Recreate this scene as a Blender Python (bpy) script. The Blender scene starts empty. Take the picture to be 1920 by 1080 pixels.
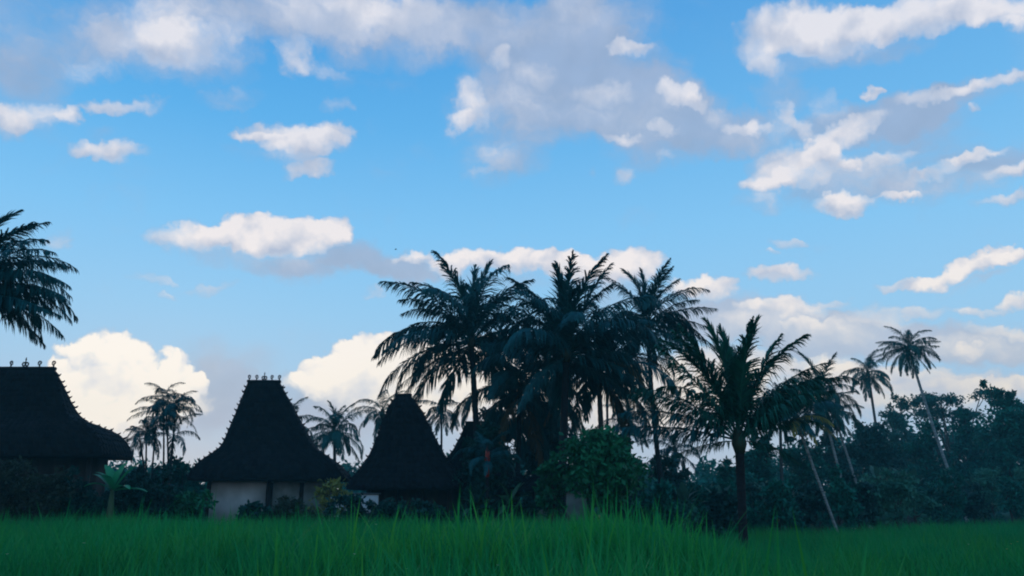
import bpy, math, random
import numpy as np
from mathutils import Vector, Matrix

scene = bpy.context.scene
R = math.radians
C = scene.collection

# ------------------------------------------------------------------ camera
F = 1507.0                                   # focal length in 1920-wide photo pixels
PITCH = math.atan(410.0 / F)                 # horizon at row 950
EYE = Vector((0, 0, 1.70))
cam_d = bpy.data.cameras.new('camera')
cam_d.sensor_width = 36.0
cam_d.lens = 36.0 * F / 1920.0
cam_d.clip_start = 0.1
cam_d.clip_end = 6000
cam = bpy.data.objects.new('camera', cam_d)
C.objects.link(cam)
cam.location = EYE
cam.rotation_euler = (R(90) + PITCH, 0, 0)
scene.camera = cam
cam_d.dof.use_dof = False

cp, sp = math.cos(PITCH), math.sin(PITCH)
def ray(px, py):
    a, b = px - 960.0, 540.0 - py
    return Vector((a, F * cp - b * sp, F * sp + b * cp))
def at(px, py, Y):
    d = ray(px, py)
    return EYE + d * (Y / d.y)
def azel(px, py):
    d = ray(px, py)
    return math.atan2(d.x, d.y), math.asin(d.z / d.length)

# ------------------------------------------------------------------ view
scene.view_settings.view_transform = 'Standard'
scene.view_settings.look = 'None'
scene.view_settings.gamma = 1
scene.view_settings.use_curve_mapping = False
scene.view_settings.exposure = 0.0
scene.cycles.filter_width = 2.0
scene.cycles.max_bounces = 5
scene.cycles.diffuse_bounces = 2
scene.cycles.transmission_bounces = 3
scene.cycles.volume_bounces = 0
scene.cycles.use_denoising = True

# ------------------------------------------------------------------ sun (dusk, low, behind the cumulus at left)
SUN_EL, SUN_AZ = R(7), R(-24)
sun_d = bpy.data.lights.new('sun', 'SUN')
sun_d.energy = 0.35
sun_d.angle = R(6)
sun_d.color = (1.0, 0.86, 0.70)
sun = bpy.data.objects.new('sun', sun_d)
C.objects.link(sun)
sd = Vector((math.sin(SUN_AZ) * math.cos(SUN_EL), math.cos(SUN_AZ) * math.cos(SUN_EL), math.sin(SUN_EL)))
sun.rotation_euler = sd.to_track_quat('Z', 'Y').to_euler()

# ------------------------------------------------------------------ world: sky and clouds, laid out on azimuth / elevation
def s2l(c):
    return tuple(((v / 255.0) / 12.92 if v / 255.0 <= 0.04045 else (((v / 255.0) + 0.055) / 1.055) ** 2.4) for v in c) + (1.0,)

world = bpy.data.worlds.new('World')
scene.world = world
world.use_nodes = True
nt = world.node_tree
nt.nodes.clear()
N, K = nt.nodes, nt.links
def nd(t, **kw):
    n = N.new(t)
    for k, v in kw.items():
        setattr(n, k, v)
    return n
def put(sock, v):
    if isinstance(v, bpy.types.NodeSocket):
        K.new(v, sock)
    else:
        sock.default_value = v
def M(op, a, b=None, c=None, clamp=False):
    n = nd('ShaderNodeMath', operation=op, use_clamp=clamp)
    put(n.inputs[0], a)
    if b is not None: put(n.inputs[1], b)
    if c is not None: put(n.inputs[2], c)
    return n.outputs[0]
def V(op, a, b=None):
    n = nd('ShaderNodeVectorMath', operation=op)
    put(n.inputs[0], a)
    if b is not None: put(n.inputs[1], b)
    return n.outputs['Value'] if op in ('LENGTH', 'DOT_PRODUCT') else n.outputs[0]
def sstep(x, lo, hi, a=0.0, b=1.0):
    n = nd('ShaderNodeMapRange', interpolation_type='SMOOTHSTEP', clamp=True)
    put(n.inputs[0], x); put(n.inputs[1], lo); put(n.inputs[2], hi); put(n.inputs[3], a); put(n.inputs[4], b)
    return n.outputs[0]
def mixc(f, a, b):
    n = nd('ShaderNodeMix', data_type='RGBA')
    put(n.inputs[0], f); put(n.inputs[6], a); put(n.inputs[7], b)
    return n.outputs[2]
def noise(vec, scale, detail, rough=0.55, w=None):
    n = nd('ShaderNodeTexNoise', noise_dimensions='3D')
    put(n.inputs['Vector'], vec); put(n.inputs['Scale'], scale); put(n.inputs['Detail'], detail); put(n.inputs['Roughness'], rough)
    return n
def comb(x, y, z=0.0):
    n = nd('ShaderNodeCombineXYZ')
    put(n.inputs[0], x); put(n.inputs[1], y); put(n.inputs[2], z)
    return n.outputs[0]

tc = nd('ShaderNodeTexCoord')
dirn = tc.outputs['Generated']
sep = nd('ShaderNodeSeparateXYZ'); K.new(dirn, sep.inputs[0])
AZ = M('ARCTAN2', sep.outputs[0], sep.outputs[1])
EL = M('ARCSINE', sep.outputs[2])
P0 = comb(AZ, EL, 0.0)
# slow warp so that the cloud shapes lose their regular outline
wn = noise(P0, 9.0, 2.0, 0.5)
wv = V('MULTIPLY', V('SUBTRACT', wn.outputs['Color'], (0.5, 0.5, 0.5)), (0.050, 0.030, 0.0))
wn2 = noise(P0, 34.0, 3.0, 0.55)
wv2 = V('MULTIPLY', V('SUBTRACT', wn2.outputs['Color'], (0.5, 0.5, 0.5)), (0.044, 0.034, 0.0))
wn3 = noise(P0, 95.0, 3.0, 0.6)
wv3 = V('MULTIPLY', V('SUBTRACT', wn3.outputs['Color'], (0.5, 0.5, 0.5)), (0.008, 0.007, 0.0))
PW = V('ADD', V('ADD', V('ADD', P0, wv), wv2), wv3)

psep = nd('ShaderNodeSeparateXYZ'); K.new(PW, psep.inputs[0])
PWX, PWY = psep.outputs[0], psep.outputs[1]
def field(blobs, dep=None, tops=False):
    """sum of soft ellipses; with tops also how high in its puff a point lies (sunlit heads, grey bases)"""
    tot = S_ = None
    for b in blobs:
        x, y, rx, ry = b[:4]
        rot = R(b[4]) if len(b) > 4 else 0.0
        w = b[5] if len(b) > 5 else 1.0
        c0 = azel(x, y)
        c1 = azel(x + rx * math.cos(rot), y + rx * math.sin(rot))
        c2 = azel(x + ry * math.sin(rot), y - ry * math.cos(rot))
        ax = (c1[0] - c0[0], c1[1] - c0[1]); ay = (c2[0] - c0[0], c2[1] - c0[1])
        an = math.atan2(ax[1], ax[0]); la = math.hypot(*ax) * 1.25; lb = math.hypot(*ay) * 1.25
        co, si = math.cos(an), math.sin(an)
        prev = S_ if S_ is not None else tot if tot is not None else dep
        # z is 1 plus a vanishing share of the running sum, so that the nodes are evaluated one after another
        z = 1.0 if prev is None else M('MULTIPLY_ADD', prev, 1e-7, 1.0)
        P = comb(PWX, PWY, z)
        u = V('DOT_PRODUCT', P, (co/la, si/la, -(c0[0]*co + c0[1]*si)/la))
        v = V('DOT_PRODUCT', P, (-si/lb, co/lb, (c0[0]*si - c0[1]*co)/lb))
        r2 = M('MULTIPLY_ADD', v, v, M('MULTIPLY', u, u))
        k = M('SUBTRACT', 1.0, r2, clamp=True)
        if tot is None:
            kw = tot = M('MULTIPLY', k, w)
        else:
            new = M('MULTIPLY_ADD', k, w, tot)
            kw = M('SUBTRACT', new, tot) if tops else None
            tot = new
        if tops:
            S_ = M('MULTIPLY', kw, v) if S_ is None else M('MULTIPLY_ADD', kw, v, S_)
    return (tot, S_) if tops else tot

GREY = [
 (60,50,170,110,0,.6),(40,170,100,90,0,.55),(350,50,150,95,0,.65),(400,130,100,50,0,.4),(560,30,200,60,0,.6),(760,50,250,70,0,.75),
 (960,50,200,75,0,.6),(1130,40,130,70,0,.6),(1090,150,190,85,0,.9),(1000,200,160,75,0,.8),(1190,190,140,65,0,.8),(960,270,80,60,0,.5),
 (1280,230,130,65,0,.7),(1200,290,90,50,0,.4),(920,310,70,40,0,.35),(1390,250,120,45,0,.8),(1480,190,60,55,0,.4),(690,130,110,50,0,.25),
 (1650,225,160,40,-14,1.05),(1800,185,150,32,-10,.6),(1700,270,130,46,-15,.65),(1550,345,140,46,0,.75),(1790,335,160,40,-10,.72),
 (1880,285,110,40,-10,.5),(1610,100,140,24,-10,.6),(200,90,80,40,0,.3),
 (480,478,170,30,4,.7),(680,480,120,32,15,.95),(570,505,90,24,0,.5),(770,505,80,22,0,.55),(200,240,40,15,0,.4),(480,290,60,26,0,.35),
 (950,525,130,28,0,.5),(1150,540,90,34,0,.55),(1340,590,130,45,0,.9),(1450,605,170,42,0,.9),(1620,635,200,44,0,1.0),(1790,645,180,44,0,1.0),
 (1910,655,120,36,0,.9),(1500,670,140,30,0,.7),(1830,522,90,12,-15,.5),(110,450,40,20,-20,.35),
 (410,750,90,70,0,.9),(460,700,80,50,0,.5),(600,765,160,60,0,.9),(360,650,60,40,0,.35),(1300,760,320,70,0,.6),
]
WHITE = [
 (1500,228,56,16,50,.55),(1560,205,34,30,0,.35),(1425,345,50,20,0,.5),(1500,338,66,20,0,.5),(1380,235,34,12,0,.4),(1660,300,60,14,-12,.4),(1900,330,60,14,-8,.45),(1340,215,30,16,0,.35),
 (1010,130,40,26,0,.3),(1130,170,60,20,0,.3),(180,130,60,20,0,.3),(420,180,60,24,0,.25),(440,95,50,40,0,.3),
 (760,40,230,70,0,.36),(330,60,130,90,0,.34),(950,210,120,80,0,.26),(90,60,150,60,0,.2),(1090,50,150,50,0,.22),(1200,200,150,60,0,.2),(560,30,150,50,0,.25),
 (1450,610,150,40,0,.3),(1650,640,180,40,0,.26),(1850,650,120,40,0,.3),(1400,255,90,34,0,.3),(1600,330,120,36,0,.3),(1790,345,120,26,-8,.25),(480,470,130,26,4,.3),
 (330,85,75,36,10,.62),(290,55,60,50,0,.3),(60,212,85,28,0,.55),(0,225,55,28,0,.5),(130,208,28,15,0,.45),(720,15,100,40,0,.35),
 (550,105,36,32,20,.6),(600,128,45,18,15,.4),(232,192,66,15,-3,.75),(212,274,72,22,3,.9),(560,262,98,28,6,1.0),(620,248,44,24,0,.8),
 (500,256,60,10,3,.6),(580,318,46,12,-8,.6),(550,290,60,26,0,.6),(108,440,24,22,-30,.5),(640,198,34,12,0,.35),
 (530,437,112,33,-2,1.25),(430,440,52,26,0,.8),(622,422,38,26,0,1.0),(350,446,72,28,0,.62),(790,487,34,11,5,.6),
 (390,535,56,10,-8,.35),(285,520,40,11,8,.3),(310,555,20,8,0,.3),(697,547,24,8,0,.3),
 (848,497,30,25,0,1.1),(905,484,56,27,0,1.1),(975,488,46,25,0,1.1),(1050,490,46,25,0,1.1),(1115,500,62,24,0,1.1),(1190,486,52,28,0,1.2),
 (1140,512,60,24,0,.7),(1310,536,62,19,3,1.0),(1455,515,70,16,0,.75),(1480,453,44,8,5,.35),(1452,471,18,6,0,.25),
 (1800,503,110,15,-17,1.0),(1875,478,66,18,-10,1.1),(1690,526,62,10,-8,.5),(1905,565,44,15,-12,.8),(1822,578,44,10,4,.6),
 (1470,577,84,13,5,.6),(1560,570,50,9,3,.4),(1515,607,50,10,-3,.5),(1660,592,56,22,0,.5),(1730,577,38,13,0,.5),(1880,618,90,12,8,.45),(1800,655,32,9,0,.5),
 (1470,60,84,50,-15,.95),(1560,62,110,46,-8,.9),(1700,35,160,36,-8,1.1),(1870,18,120,28,-4,.9),(1448,125,32,22,30,.5),(1915,45,30,20,0,.5),
 (1182,90,40,16,0,1.0),(1272,172,40,18,15,.7),(1300,188,22,14,0,.6),(1643,172,18,9,0,.9),(1720,184,50,16,-10,.5),(1850,168,100,14,-14,.85),
 (1575,262,84,22,-35,.95),(1480,300,90,22,-5,.6),(1440,330,60,22,-8,.45),(1545,305,60,22,0,.6),(1425,378,55,14,0,.4),(1600,312,18,12,0,.6),
 (1820,220,14,8,-20,.5),(1790,312,56,13,-20,.6),(1722,328,24,11,0,.45),(1835,296,46,10,-15,.5),(1585,382,52,17,-5,.95),(1690,368,44,8,0,.7),
 (1880,376,60,11,-8,.5),(1470,230,40,26,-30,.4),(1420,235,30,12,0,.4),
 (880,195,30,52,-20,.6),(862,228,26,22,0,.5),(943,110,20,24,15,.5),(920,300,52,30,0,.4),(892,332,36,12,0,.35),(1175,322,28,19,0,.65),
 (1172,252,34,9,8,.4),(1245,240,18,14,0,.4),(1250,293,18,13,0,.35),(1102,325,13,12,0,.25),
 (135,664,22,20,0,.7),(152,650,24,20,0,.7),(182,644,26,22,0,.7),(222,642,30,22,0,.75),(252,657,22,20,0,.65),(284,690,30,26,0,.5),(312,672,22,20,0,.7),(336,676,22,22,0,.7),(354,702,18,18,0,.8),(112,690,16,20,0,.8),(386,714,20,18,0,.6),
 (180,695,58,46,0,.75),(228,695,50,46,0,.75),(322,708,38,34,0,.85),(205,765,120,66,0,.9),
 (560,708,20,14,0,.7),(592,692,24,16,0,.8),(626,684,20,16,0,.8),(655,660,24,18,0,.9),(692,648,28,20,0,.9),(732,646,30,20,0,.9),
 (310,745,80,52,0,1.0),(120,760,60,60,0,1.0),(382,718,22,20,0,.7),
 (700,688,66,46,0,.8),(640,710,76,34,-8,.8),(770,688,80,50,0,.8),(575,722,56,22,0,.8),(830,730,110,60,0,1.1),(920,700,110,66,0,.9),(690,740,90,34,0,.8),
 (1010,770,280,60,0,.8),(1240,740,160,70,0,.8),(1340,690,110,45,0,.6),(1500,705,130,28,0,.7),(1690,712,200,22,0,.7),(1860,728,120,18,0,.85),(1600,755,300,32,0,.6),
]
PS = V('MULTIPLY', PW, (0.62, 1.0, 1.0))
fine = noise(PS, 52.0, 5.0, 0.6)
mid = noise(PS, 19.0, 4.0, 0.55)
fineU = noise(V('ADD', P0, (0.004, -0.012, 0.0)), 22.0, 3.0, 0.5)
fineD = noise(V('ADD', P0, (-0.004, 0.012, 0.0)), 22.0, 3.0, 0.5)
relief = M('SUBTRACT', fineU.outputs[0], fineD.outputs[0])

FG = field(GREY)
FW, FS = field(WHITE, FG, True)
TOP = M('DIVIDE', FS, M('ADD', FW, 0.08))
nmix = M('MULTIPLY_ADD', M('SUBTRACT', mid.outputs[0], 0.5), 0.70, M('MULTIPLY', M('SUBTRACT', fine.outputs[0], 0.5), 0.42))
# clouds beyond the framed part of the sky: the same weather carried on by plain noise
den = M('MAXIMUM', M('ADD', sep.outputs[2], 0.22), 0.05)
PO = comb(M('DIVIDE', sep.outputs[0], den), M('DIVIDE', sep.outputs[1], den), 3.7)
big = noise(PO, 1.7, 6.0, 0.58)
outA = sstep(M('ABSOLUTE', AZ), 0.60, 0.74)
outE = sstep(EL, 0.60, 0.72)
outm = M('MAXIMUM', outA, outE)
outG = M('MULTIPLY', sstep(big.outputs[0], 0.44, 0.68), outm)
outW = M('MULTIPLY', sstep(big.outputs[0], 0.53, 0.70), outm)

nG = M('MULTIPLY_ADD', M('SUBTRACT', mid.outputs[0], 0.5), 0.95, M('MULTIPLY', M('SUBTRACT', fine.outputs[0], 0.5), 0.40))
nG = M('MULTIPLY_ADD', M('SUBTRACT', wn.outputs[0], 0.5), 0.9, nG)
halo = M('MULTIPLY', sstep(M('MULTIPLY_ADD', nmix, 0.8, FW), -0.10, 0.75), 0.62)
aG = M('MULTIPLY', sstep(M('MULTIPLY_ADD', nG, 1.0, FG), 0.05, 1.05), 0.86)
aG = M('MAXIMUM', aG, M('MULTIPLY', halo, sstep(FW, 0.0, 0.10)))
aG = M('MAXIMUM', aG, M('MULTIPLY', outG, 0.8))
fw_n = M('MULTIPLY_ADD', nmix, 1.7, FW)
inW = sstep(FW, 0.02, 0.16)
t01 = M('MULTIPLY_ADD', TOP, 0.8, 0.5, clamp=True)
aW = M('MULTIPLY', M('MULTIPLY', sstep(fw_n, 0.10, M('ADD', M('MULTIPLY_ADD', t01, -0.42, 1.08), sstep(EL, R(16), R(30), 0.0, 0.40))), inW), 0.96)
aW = M('MAXIMUM', aW, M('MULTIPLY', outW, 0.85))

def ramp(fac, stops):
    n = nd('ShaderNodeValToRGB')
    put(n.inputs[0], fac)
    cr = n.color_ramp
    while len(cr.elements) < len(stops):
        cr.elements.new(0.5)
    for e, (p, c) in zip(cr.elements, stops):
        e.position = p; e.color = s2l(c)
    return n.outputs[0]
EN = M('MULTIPLY_ADD', EL, 1.0 / R(90), 0.0, clamp=True)      # elevation 0..90 deg -> 0..1
def e01(y):
    return max(0.0, azel(960, y)[1] / R(90))
clear = ramp(EN, [(0.0, (205,208,215)), (e01(850), (196,208,226)), (e01(700), (174,214,246)), (e01(600), (158,212,251)), (e01(440), (132,203,253)),
                  (e01(250), (96,182,244)), (e01(40), (66,160,232)), (0.62, (60,146,216)), (1.0, (56,130,200))])
sky = nd('ShaderNodeTexSky', sky_type='NISHITA')
sky.sun_disc = False
sky.sun_elevation = SUN_EL
sky.sun_rotation = SUN_AZ
sky.air_density = 1.0; sky.dust_density = 0.6; sky.ozone_density = 2.0
nsc = V('MULTIPLY', sky.outputs[0], (0.06, 0.06, 0.06))
clear = mixc(0.06, clear, nsc)
# the right of the view is a touch paler than the left
az_t = sstep(AZ, -0.55, 0.6)
clear = mixc(M('MULTIPLY', az_t, 0.16), clear, s2l((176,218,246)))
grey_c = ramp(EN, [(0.0, (205,200,208)), (e01(720), (186,196,214)), (e01(600), (186,196,216)), (e01(450), (158,178,208)), (e01(150), (162,180,210)), (1.0, (136,164,198))])
white_c = ramp(EN, [(0.0, (244,226,206)), (e01(780), (246,234,218)), (e01(660), (246,238,230)), (e01(500), (248,240,238)), (e01(300), (236,234,240)), (e01(60), (232,232,240)), (1.0, (214,218,230))])
warm_t = M('MULTIPLY', sstep(AZ, 0.35, -0.45), sstep(EL, R(18), R(8)))
white_c = mixc(M('MULTIPLY', warm_t, 0.55), white_c, s2l((255,244,230)))
core = sstep(fw_n, 0.45, 1.25)
shade = M('ADD', M('MULTIPLY', relief, 2.3), M('MULTIPLY_ADD', core, 0.40, M('MULTIPLY_ADD', TOP, 0.75, M('MULTIPLY_ADD', warm_t, 0.22, 0.44))), clamp=True)
white_s = mixc(M('MULTIPLY_ADD', M('SUBTRACT', 1.0, shade), 0.85, 0.0), white_c, grey_c)
gvar = M('MULTIPLY_ADD', relief, 0.18, 1.0)
gcol = V('MULTIPLY', grey_c, comb(gvar, gvar, gvar))
gcol = mixc(M('MULTIPLY', sstep(M('MULTIPLY_ADD', nG, 0.6, FW), 0.0, 0.8), 0.72), gcol, white_c)
col = mixc(aG, clear, gcol)
wgain = M('MULTIPLY_ADD', warm_t, 0.16, M('ADD', 1.0, sstep(EL, R(24), R(12), 0.0, 0.06)))
white_s = V('MULTIPLY', white_s, comb(wgain, wgain, M('MULTIPLY_ADD', warm_t, -0.01, wgain)))
col = mixc(aW, col, white_s)
below = sstep(sep.outputs[2], -0.02, -0.10)
col = mixc(below, col, (0.03, 0.06, 0.04, 1))
bg = nd('ShaderNodeBackground'); K.new(col, bg.inputs[0]); bg.inputs[1].default_value = 1.0
ow = nd('ShaderNodeOutputWorld'); K.new(bg.outputs[0], ow.inputs[0])
world.cycles.sampling_method = 'MANUAL'
world.cycles.sample_map_resolution = 512

# ------------------------------------------------------------------ materials
def material(name, base, rough=0.7, var=None, nscale=3.0, third=None, translucent=0.0, spec=0.3, bump=0.0, tint=False, coord='Object', stretch=(1,1,1)):
    m = bpy.data.materials.new(name); m.use_nodes = True
    t = m.node_tree; n = t.nodes; k = t.links
    b = n['Principled BSDF']
    b.inputs['Roughness'].default_value = rough
    b.inputs['Specular IOR Level'].default_value = spec
    c2 = var if var else tuple(v * 0.55 for v in base)
    tcn = n.new('ShaderNodeTexCoord'); mp = n.new('ShaderNodeMapping'); k.new(tcn.outputs[coord], mp.inputs[0]); mp.inputs['Scale'].default_value = stretch
    nz = n.new('ShaderNodeTexNoise'); nz.inputs['Scale'].default_value = nscale; nz.inputs['Detail'].default_value = 5
    k.new(mp.outputs[0], nz.inputs['Vector'])
    mr = n.new('ShaderNodeMapRange'); mr.inputs[1].default_value = 0.32; mr.inputs[2].default_value = 0.68; k.new(nz.outputs[0], mr.inputs[0])
    fac = mr.outputs[0]
    if tint:
        at_ = n.new('ShaderNodeAttribute'); at_.attribute_name = 'tint'
        oi = n.new('ShaderNodeObjectInfo')
        a1 = n.new('ShaderNodeMath'); a1.operation = 'MULTIPLY_ADD'; k.new(at_.outputs['Fac'], a1.inputs[0]); a1.inputs[1].default_value = 0.6; 
        a0 = n.new('ShaderNodeMath'); a0.operation = 'MULTIPLY'; k.new(oi.outputs['Random'], a0.inputs[0]); a0.inputs[1].default_value = 0.15
        k.new(a0.outputs[0], a1.inputs[2])
        a2 = n.new('ShaderNodeMath'); a2.operation = 'MULTIPLY_ADD'; a2.use_clamp = True; k.new(fac, a2.inputs[0]); a2.inputs[1].default_value = 0.3; k.new(a1.outputs[0], a2.inputs[2])
        fac = a2.outputs[0]
    mx = n.new('ShaderNodeMix'); mx.data_type = 'RGBA'; k.new(fac, mx.inputs[0])
    mx.inputs[6].default_value = c2 + (1,); mx.inputs[7].default_value = base + (1,)
    if third:
        n2 = n.new('ShaderNodeTexNoise'); n2.inputs['Scale'].default_value = 0.55; n2.inputs['Detail'].default_value = 3; k.new(mp.outputs[0], n2.inputs['Vector'])
        r2_ = n.new('ShaderNodeMapRange'); r2_.inputs[1].default_value = 0.42; r2_.inputs[2].default_value = 0.66; k.new(n2.outputs[0], r2_.inputs[0])
        t2 = n.new('ShaderNodeMath'); t2.operation = 'MULTIPLY'; k.new(r2_.outputs[0], t2.inputs[0]); k.new(at_.outputs['Fac'] if tint else fac, t2.inputs[1])
        m2_ = n.new('ShaderNodeMix'); m2_.data_type = 'RGBA'; k.new(t2.outputs[0], m2_.inputs[0]); k.new(mx.outputs[2], m2_.inputs[6]); m2_.inputs[7].default_value = third + (1,)
        mx = m2_
    k.new(mx.outputs[2], b.inputs['Base Color'])
    if bump:
        bp = n.new('ShaderNodeBump'); bp.inputs['Strength'].default_value = bump; bp.inputs['Distance'].default_value = 0.05
        k.new(nz.outputs[0], bp.inputs['Height']); k.new(bp.outputs[0], b.inputs['Normal'])
    if translucent:
        tr = n.new('ShaderNodeBsdfTranslucent'); k.new(mx.outputs[2], tr.inputs[0])
        ms = n.new('ShaderNodeMixShader'); ms.inputs[0].default_value = translucent
        k.new(b.outputs[0], ms.inputs[1]); k.new(tr.outputs[0], ms.inputs[2])
        k.new(ms.outputs[0], n['Material Output'].inputs[0])
    return m

MAT = {}
MAT['ground'] = material('wet_soil', (0.030, 0.055, 0.022), 0.95, (0.014, 0.026, 0.014), 0.8, bump=0.4, spec=0.0)
MAT['grass'] = material('rice_blade', (0.012, 0.32, 0.085), 0.65, (0.004, 0.18, 0.060), 0.25, translucent=0.35, spec=0.15, tint=True, third=(0.060, 0.32, 0.035))
MAT['tall'] = material('tall_blade', (0.030, 0.38, 0.065), 0.65, (0.006, 0.21, 0.080), 0.6, translucent=0.42, spec=0.15, tint=True, third=(0.085, 0.36, 0.045))
MAT['frond'] = material('palm_leaflet', (0.008, 0.115, 0.115), 0.55, (0.003, 0.045, 0.052), 0.8, translucent=0.18, spec=0.2, tint=True)
MAT['frond_green'] = material('young_palm_leaflet', (0.012, 0.140, 0.085), 0.55, (0.004, 0.060, 0.045), 0.8, translucent=0.2, spec=0.2, tint=True)
MAT['frond_far'] = material('distant_palm_leaflet', (0.010, 0.11, 0.090), 0.6, (0.004, 0.060, 0.055), 0.8, translucent=0.2, spec=0.2, tint=True)
MAT['frond_brown'] = material('dry_frond', (0.17, 0.125, 0.060), 0.8, (0.060, 0.060, 0.038), 1.2, translucent=0.15, spec=0.1, tint=True)
MAT['frond_yellow'] = material('ageing_frond', (0.34, 0.27, 0.06), 0.8, (0.16, 0.15, 0.045), 1.2, translucent=0.2, spec=0.1, tint=True)
MAT['rachis'] = material('frond_midrib', (0.045, 0.055, 0.030), 0.6, None, 4)
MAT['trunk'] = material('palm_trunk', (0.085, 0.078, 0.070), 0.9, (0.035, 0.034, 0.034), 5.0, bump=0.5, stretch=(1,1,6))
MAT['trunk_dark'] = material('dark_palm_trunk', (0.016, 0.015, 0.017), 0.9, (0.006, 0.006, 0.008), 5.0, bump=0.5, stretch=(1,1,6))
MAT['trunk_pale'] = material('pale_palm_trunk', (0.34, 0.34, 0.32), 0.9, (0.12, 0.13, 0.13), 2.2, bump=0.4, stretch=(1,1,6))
MAT['red_shaft'] = material('red_crownshaft', (0.42, 0.035, 0.020), 0.5, (0.22, 0.02, 0.015), 4.0)
MAT['bark'] = material('tree_bark', (0.060, 0.050, 0.042), 0.95, (0.024, 0.022, 0.020), 6.0, bump=0.6)
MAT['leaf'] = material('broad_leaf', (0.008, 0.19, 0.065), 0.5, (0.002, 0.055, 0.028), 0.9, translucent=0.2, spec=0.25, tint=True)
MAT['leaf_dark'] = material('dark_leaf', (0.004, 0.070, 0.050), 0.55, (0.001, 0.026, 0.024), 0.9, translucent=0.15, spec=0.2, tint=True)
MAT['leaf_far'] = material('forest_leaf', (0.007, 0.180, 0.120), 0.6, (0.002, 0.050, 0.040), 0.25, translucent=0.15, spec=0.15, tint=True)
MAT['leaf_pale'] = material('feathery_leaf', (0.045, 0.19, 0.15), 0.6, (0.015, 0.080, 0.070), 0.4, translucent=0.25, spec=0.15, tint=True)
MAT['leaf_olive'] = material('olive_hedge_leaf', (0.040, 0.060, 0.036), 0.6, (0.012, 0.022, 0.016), 0.9, translucent=0.15, spec=0.15, tint=True)
MAT['leaf_under'] = material('undergrowth_leaf', (0.060, 0.24, 0.15), 0.6, (0.010, 0.085, 0.060), 0.6, translucent=0.2, spec=0.15, tint=True)
MAT['croton'] = material('croton_leaf', (0.28, 0.27, 0.060), 0.5, (0.030, 0.085, 0.030), 2.5, translucent=0.2, spec=0.2, tint=True)
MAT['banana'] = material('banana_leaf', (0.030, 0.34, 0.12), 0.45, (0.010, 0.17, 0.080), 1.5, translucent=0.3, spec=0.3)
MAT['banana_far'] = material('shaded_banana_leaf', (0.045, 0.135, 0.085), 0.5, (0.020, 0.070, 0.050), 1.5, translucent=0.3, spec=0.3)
MAT['pseudo'] = material('banana_stem', (0.070, 0.130, 0.045), 0.6, (0.030, 0.055, 0.025), 3.0, stretch=(1,1,.3))
MAT['shingle'] = material('weathered_shingle', (0.013, 0.017, 0.022), 0.85, (0.004, 0.006, 0.010), 2.0, spec=0.15, tint=True)
MAT['finial'] = material('terracotta_finial', (0.055, 0.042, 0.038), 0.8, (0.025, 0.022, 0.022), 8.0)
MAT['wood'] = material('dark_timber', (0.030, 0.022, 0.018), 0.7, (0.012, 0.010, 0.010), 6.0, stretch=(1,1,.2))
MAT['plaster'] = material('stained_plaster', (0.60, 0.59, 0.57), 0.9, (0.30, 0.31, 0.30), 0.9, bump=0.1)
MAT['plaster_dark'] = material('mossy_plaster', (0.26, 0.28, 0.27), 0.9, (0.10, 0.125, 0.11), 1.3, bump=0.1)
MAT['stone'] = material('plinth_stone', (0.12, 0.12, 0.12), 0.95, (0.05, 0.055, 0.05), 3.0, bump=0.3)
MAT['tin'] = material('pale_sheet_roof', (0.60, 0.62, 0.62), 0.6, (0.38, 0.40, 0.40), 2.0)
MAT['petal'] = material('white_petal', (0.55, 0.62, 0.45), 0.6, (0.35, 0.45, 0.25), 6.0)
MAT['petal_y'] = material('yellow_petal', (0.60, 0.55, 0.12), 0.6, (0.40, 0.38, 0.10), 6.0)
MAT['bird'] = material('dark_feather', (0.020, 0.020, 0.022), 0.7)

# ------------------------------------------------------------------ mesh helpers
def mesh_np(name, verts, tris, mat, tint=None, smooth=False):
    me = bpy.data.meshes.new(name)
    v = np.asarray(verts, np.float32); f = np.asarray(tris, np.int32)
    me.vertices.add(len(v)); me.vertices.foreach_set('co', v.ravel())
    me.loops.add(f.size); me.loops.foreach_set('vertex_index', f.ravel())
    me.polygons.add(len(f))
    me.polygons.foreach_set('loop_start', np.arange(0, f.size, 3, dtype=np.int32))
    try:
        me.polygons.foreach_set('loop_total', np.full(len(f), 3, np.int32))
    except Exception:
        pass
    if smooth:
        me.polygons.foreach_set('use_smooth', np.ones(len(f), bool))
    me.materials.append(mat)
    me.update(calc_edges=True)
    if tint is not None:
        a = me.attributes.new('tint', 'FLOAT', 'POINT')
        a.data.foreach_set('value', np.asarray(tint, np.float32))
    return me

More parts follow.
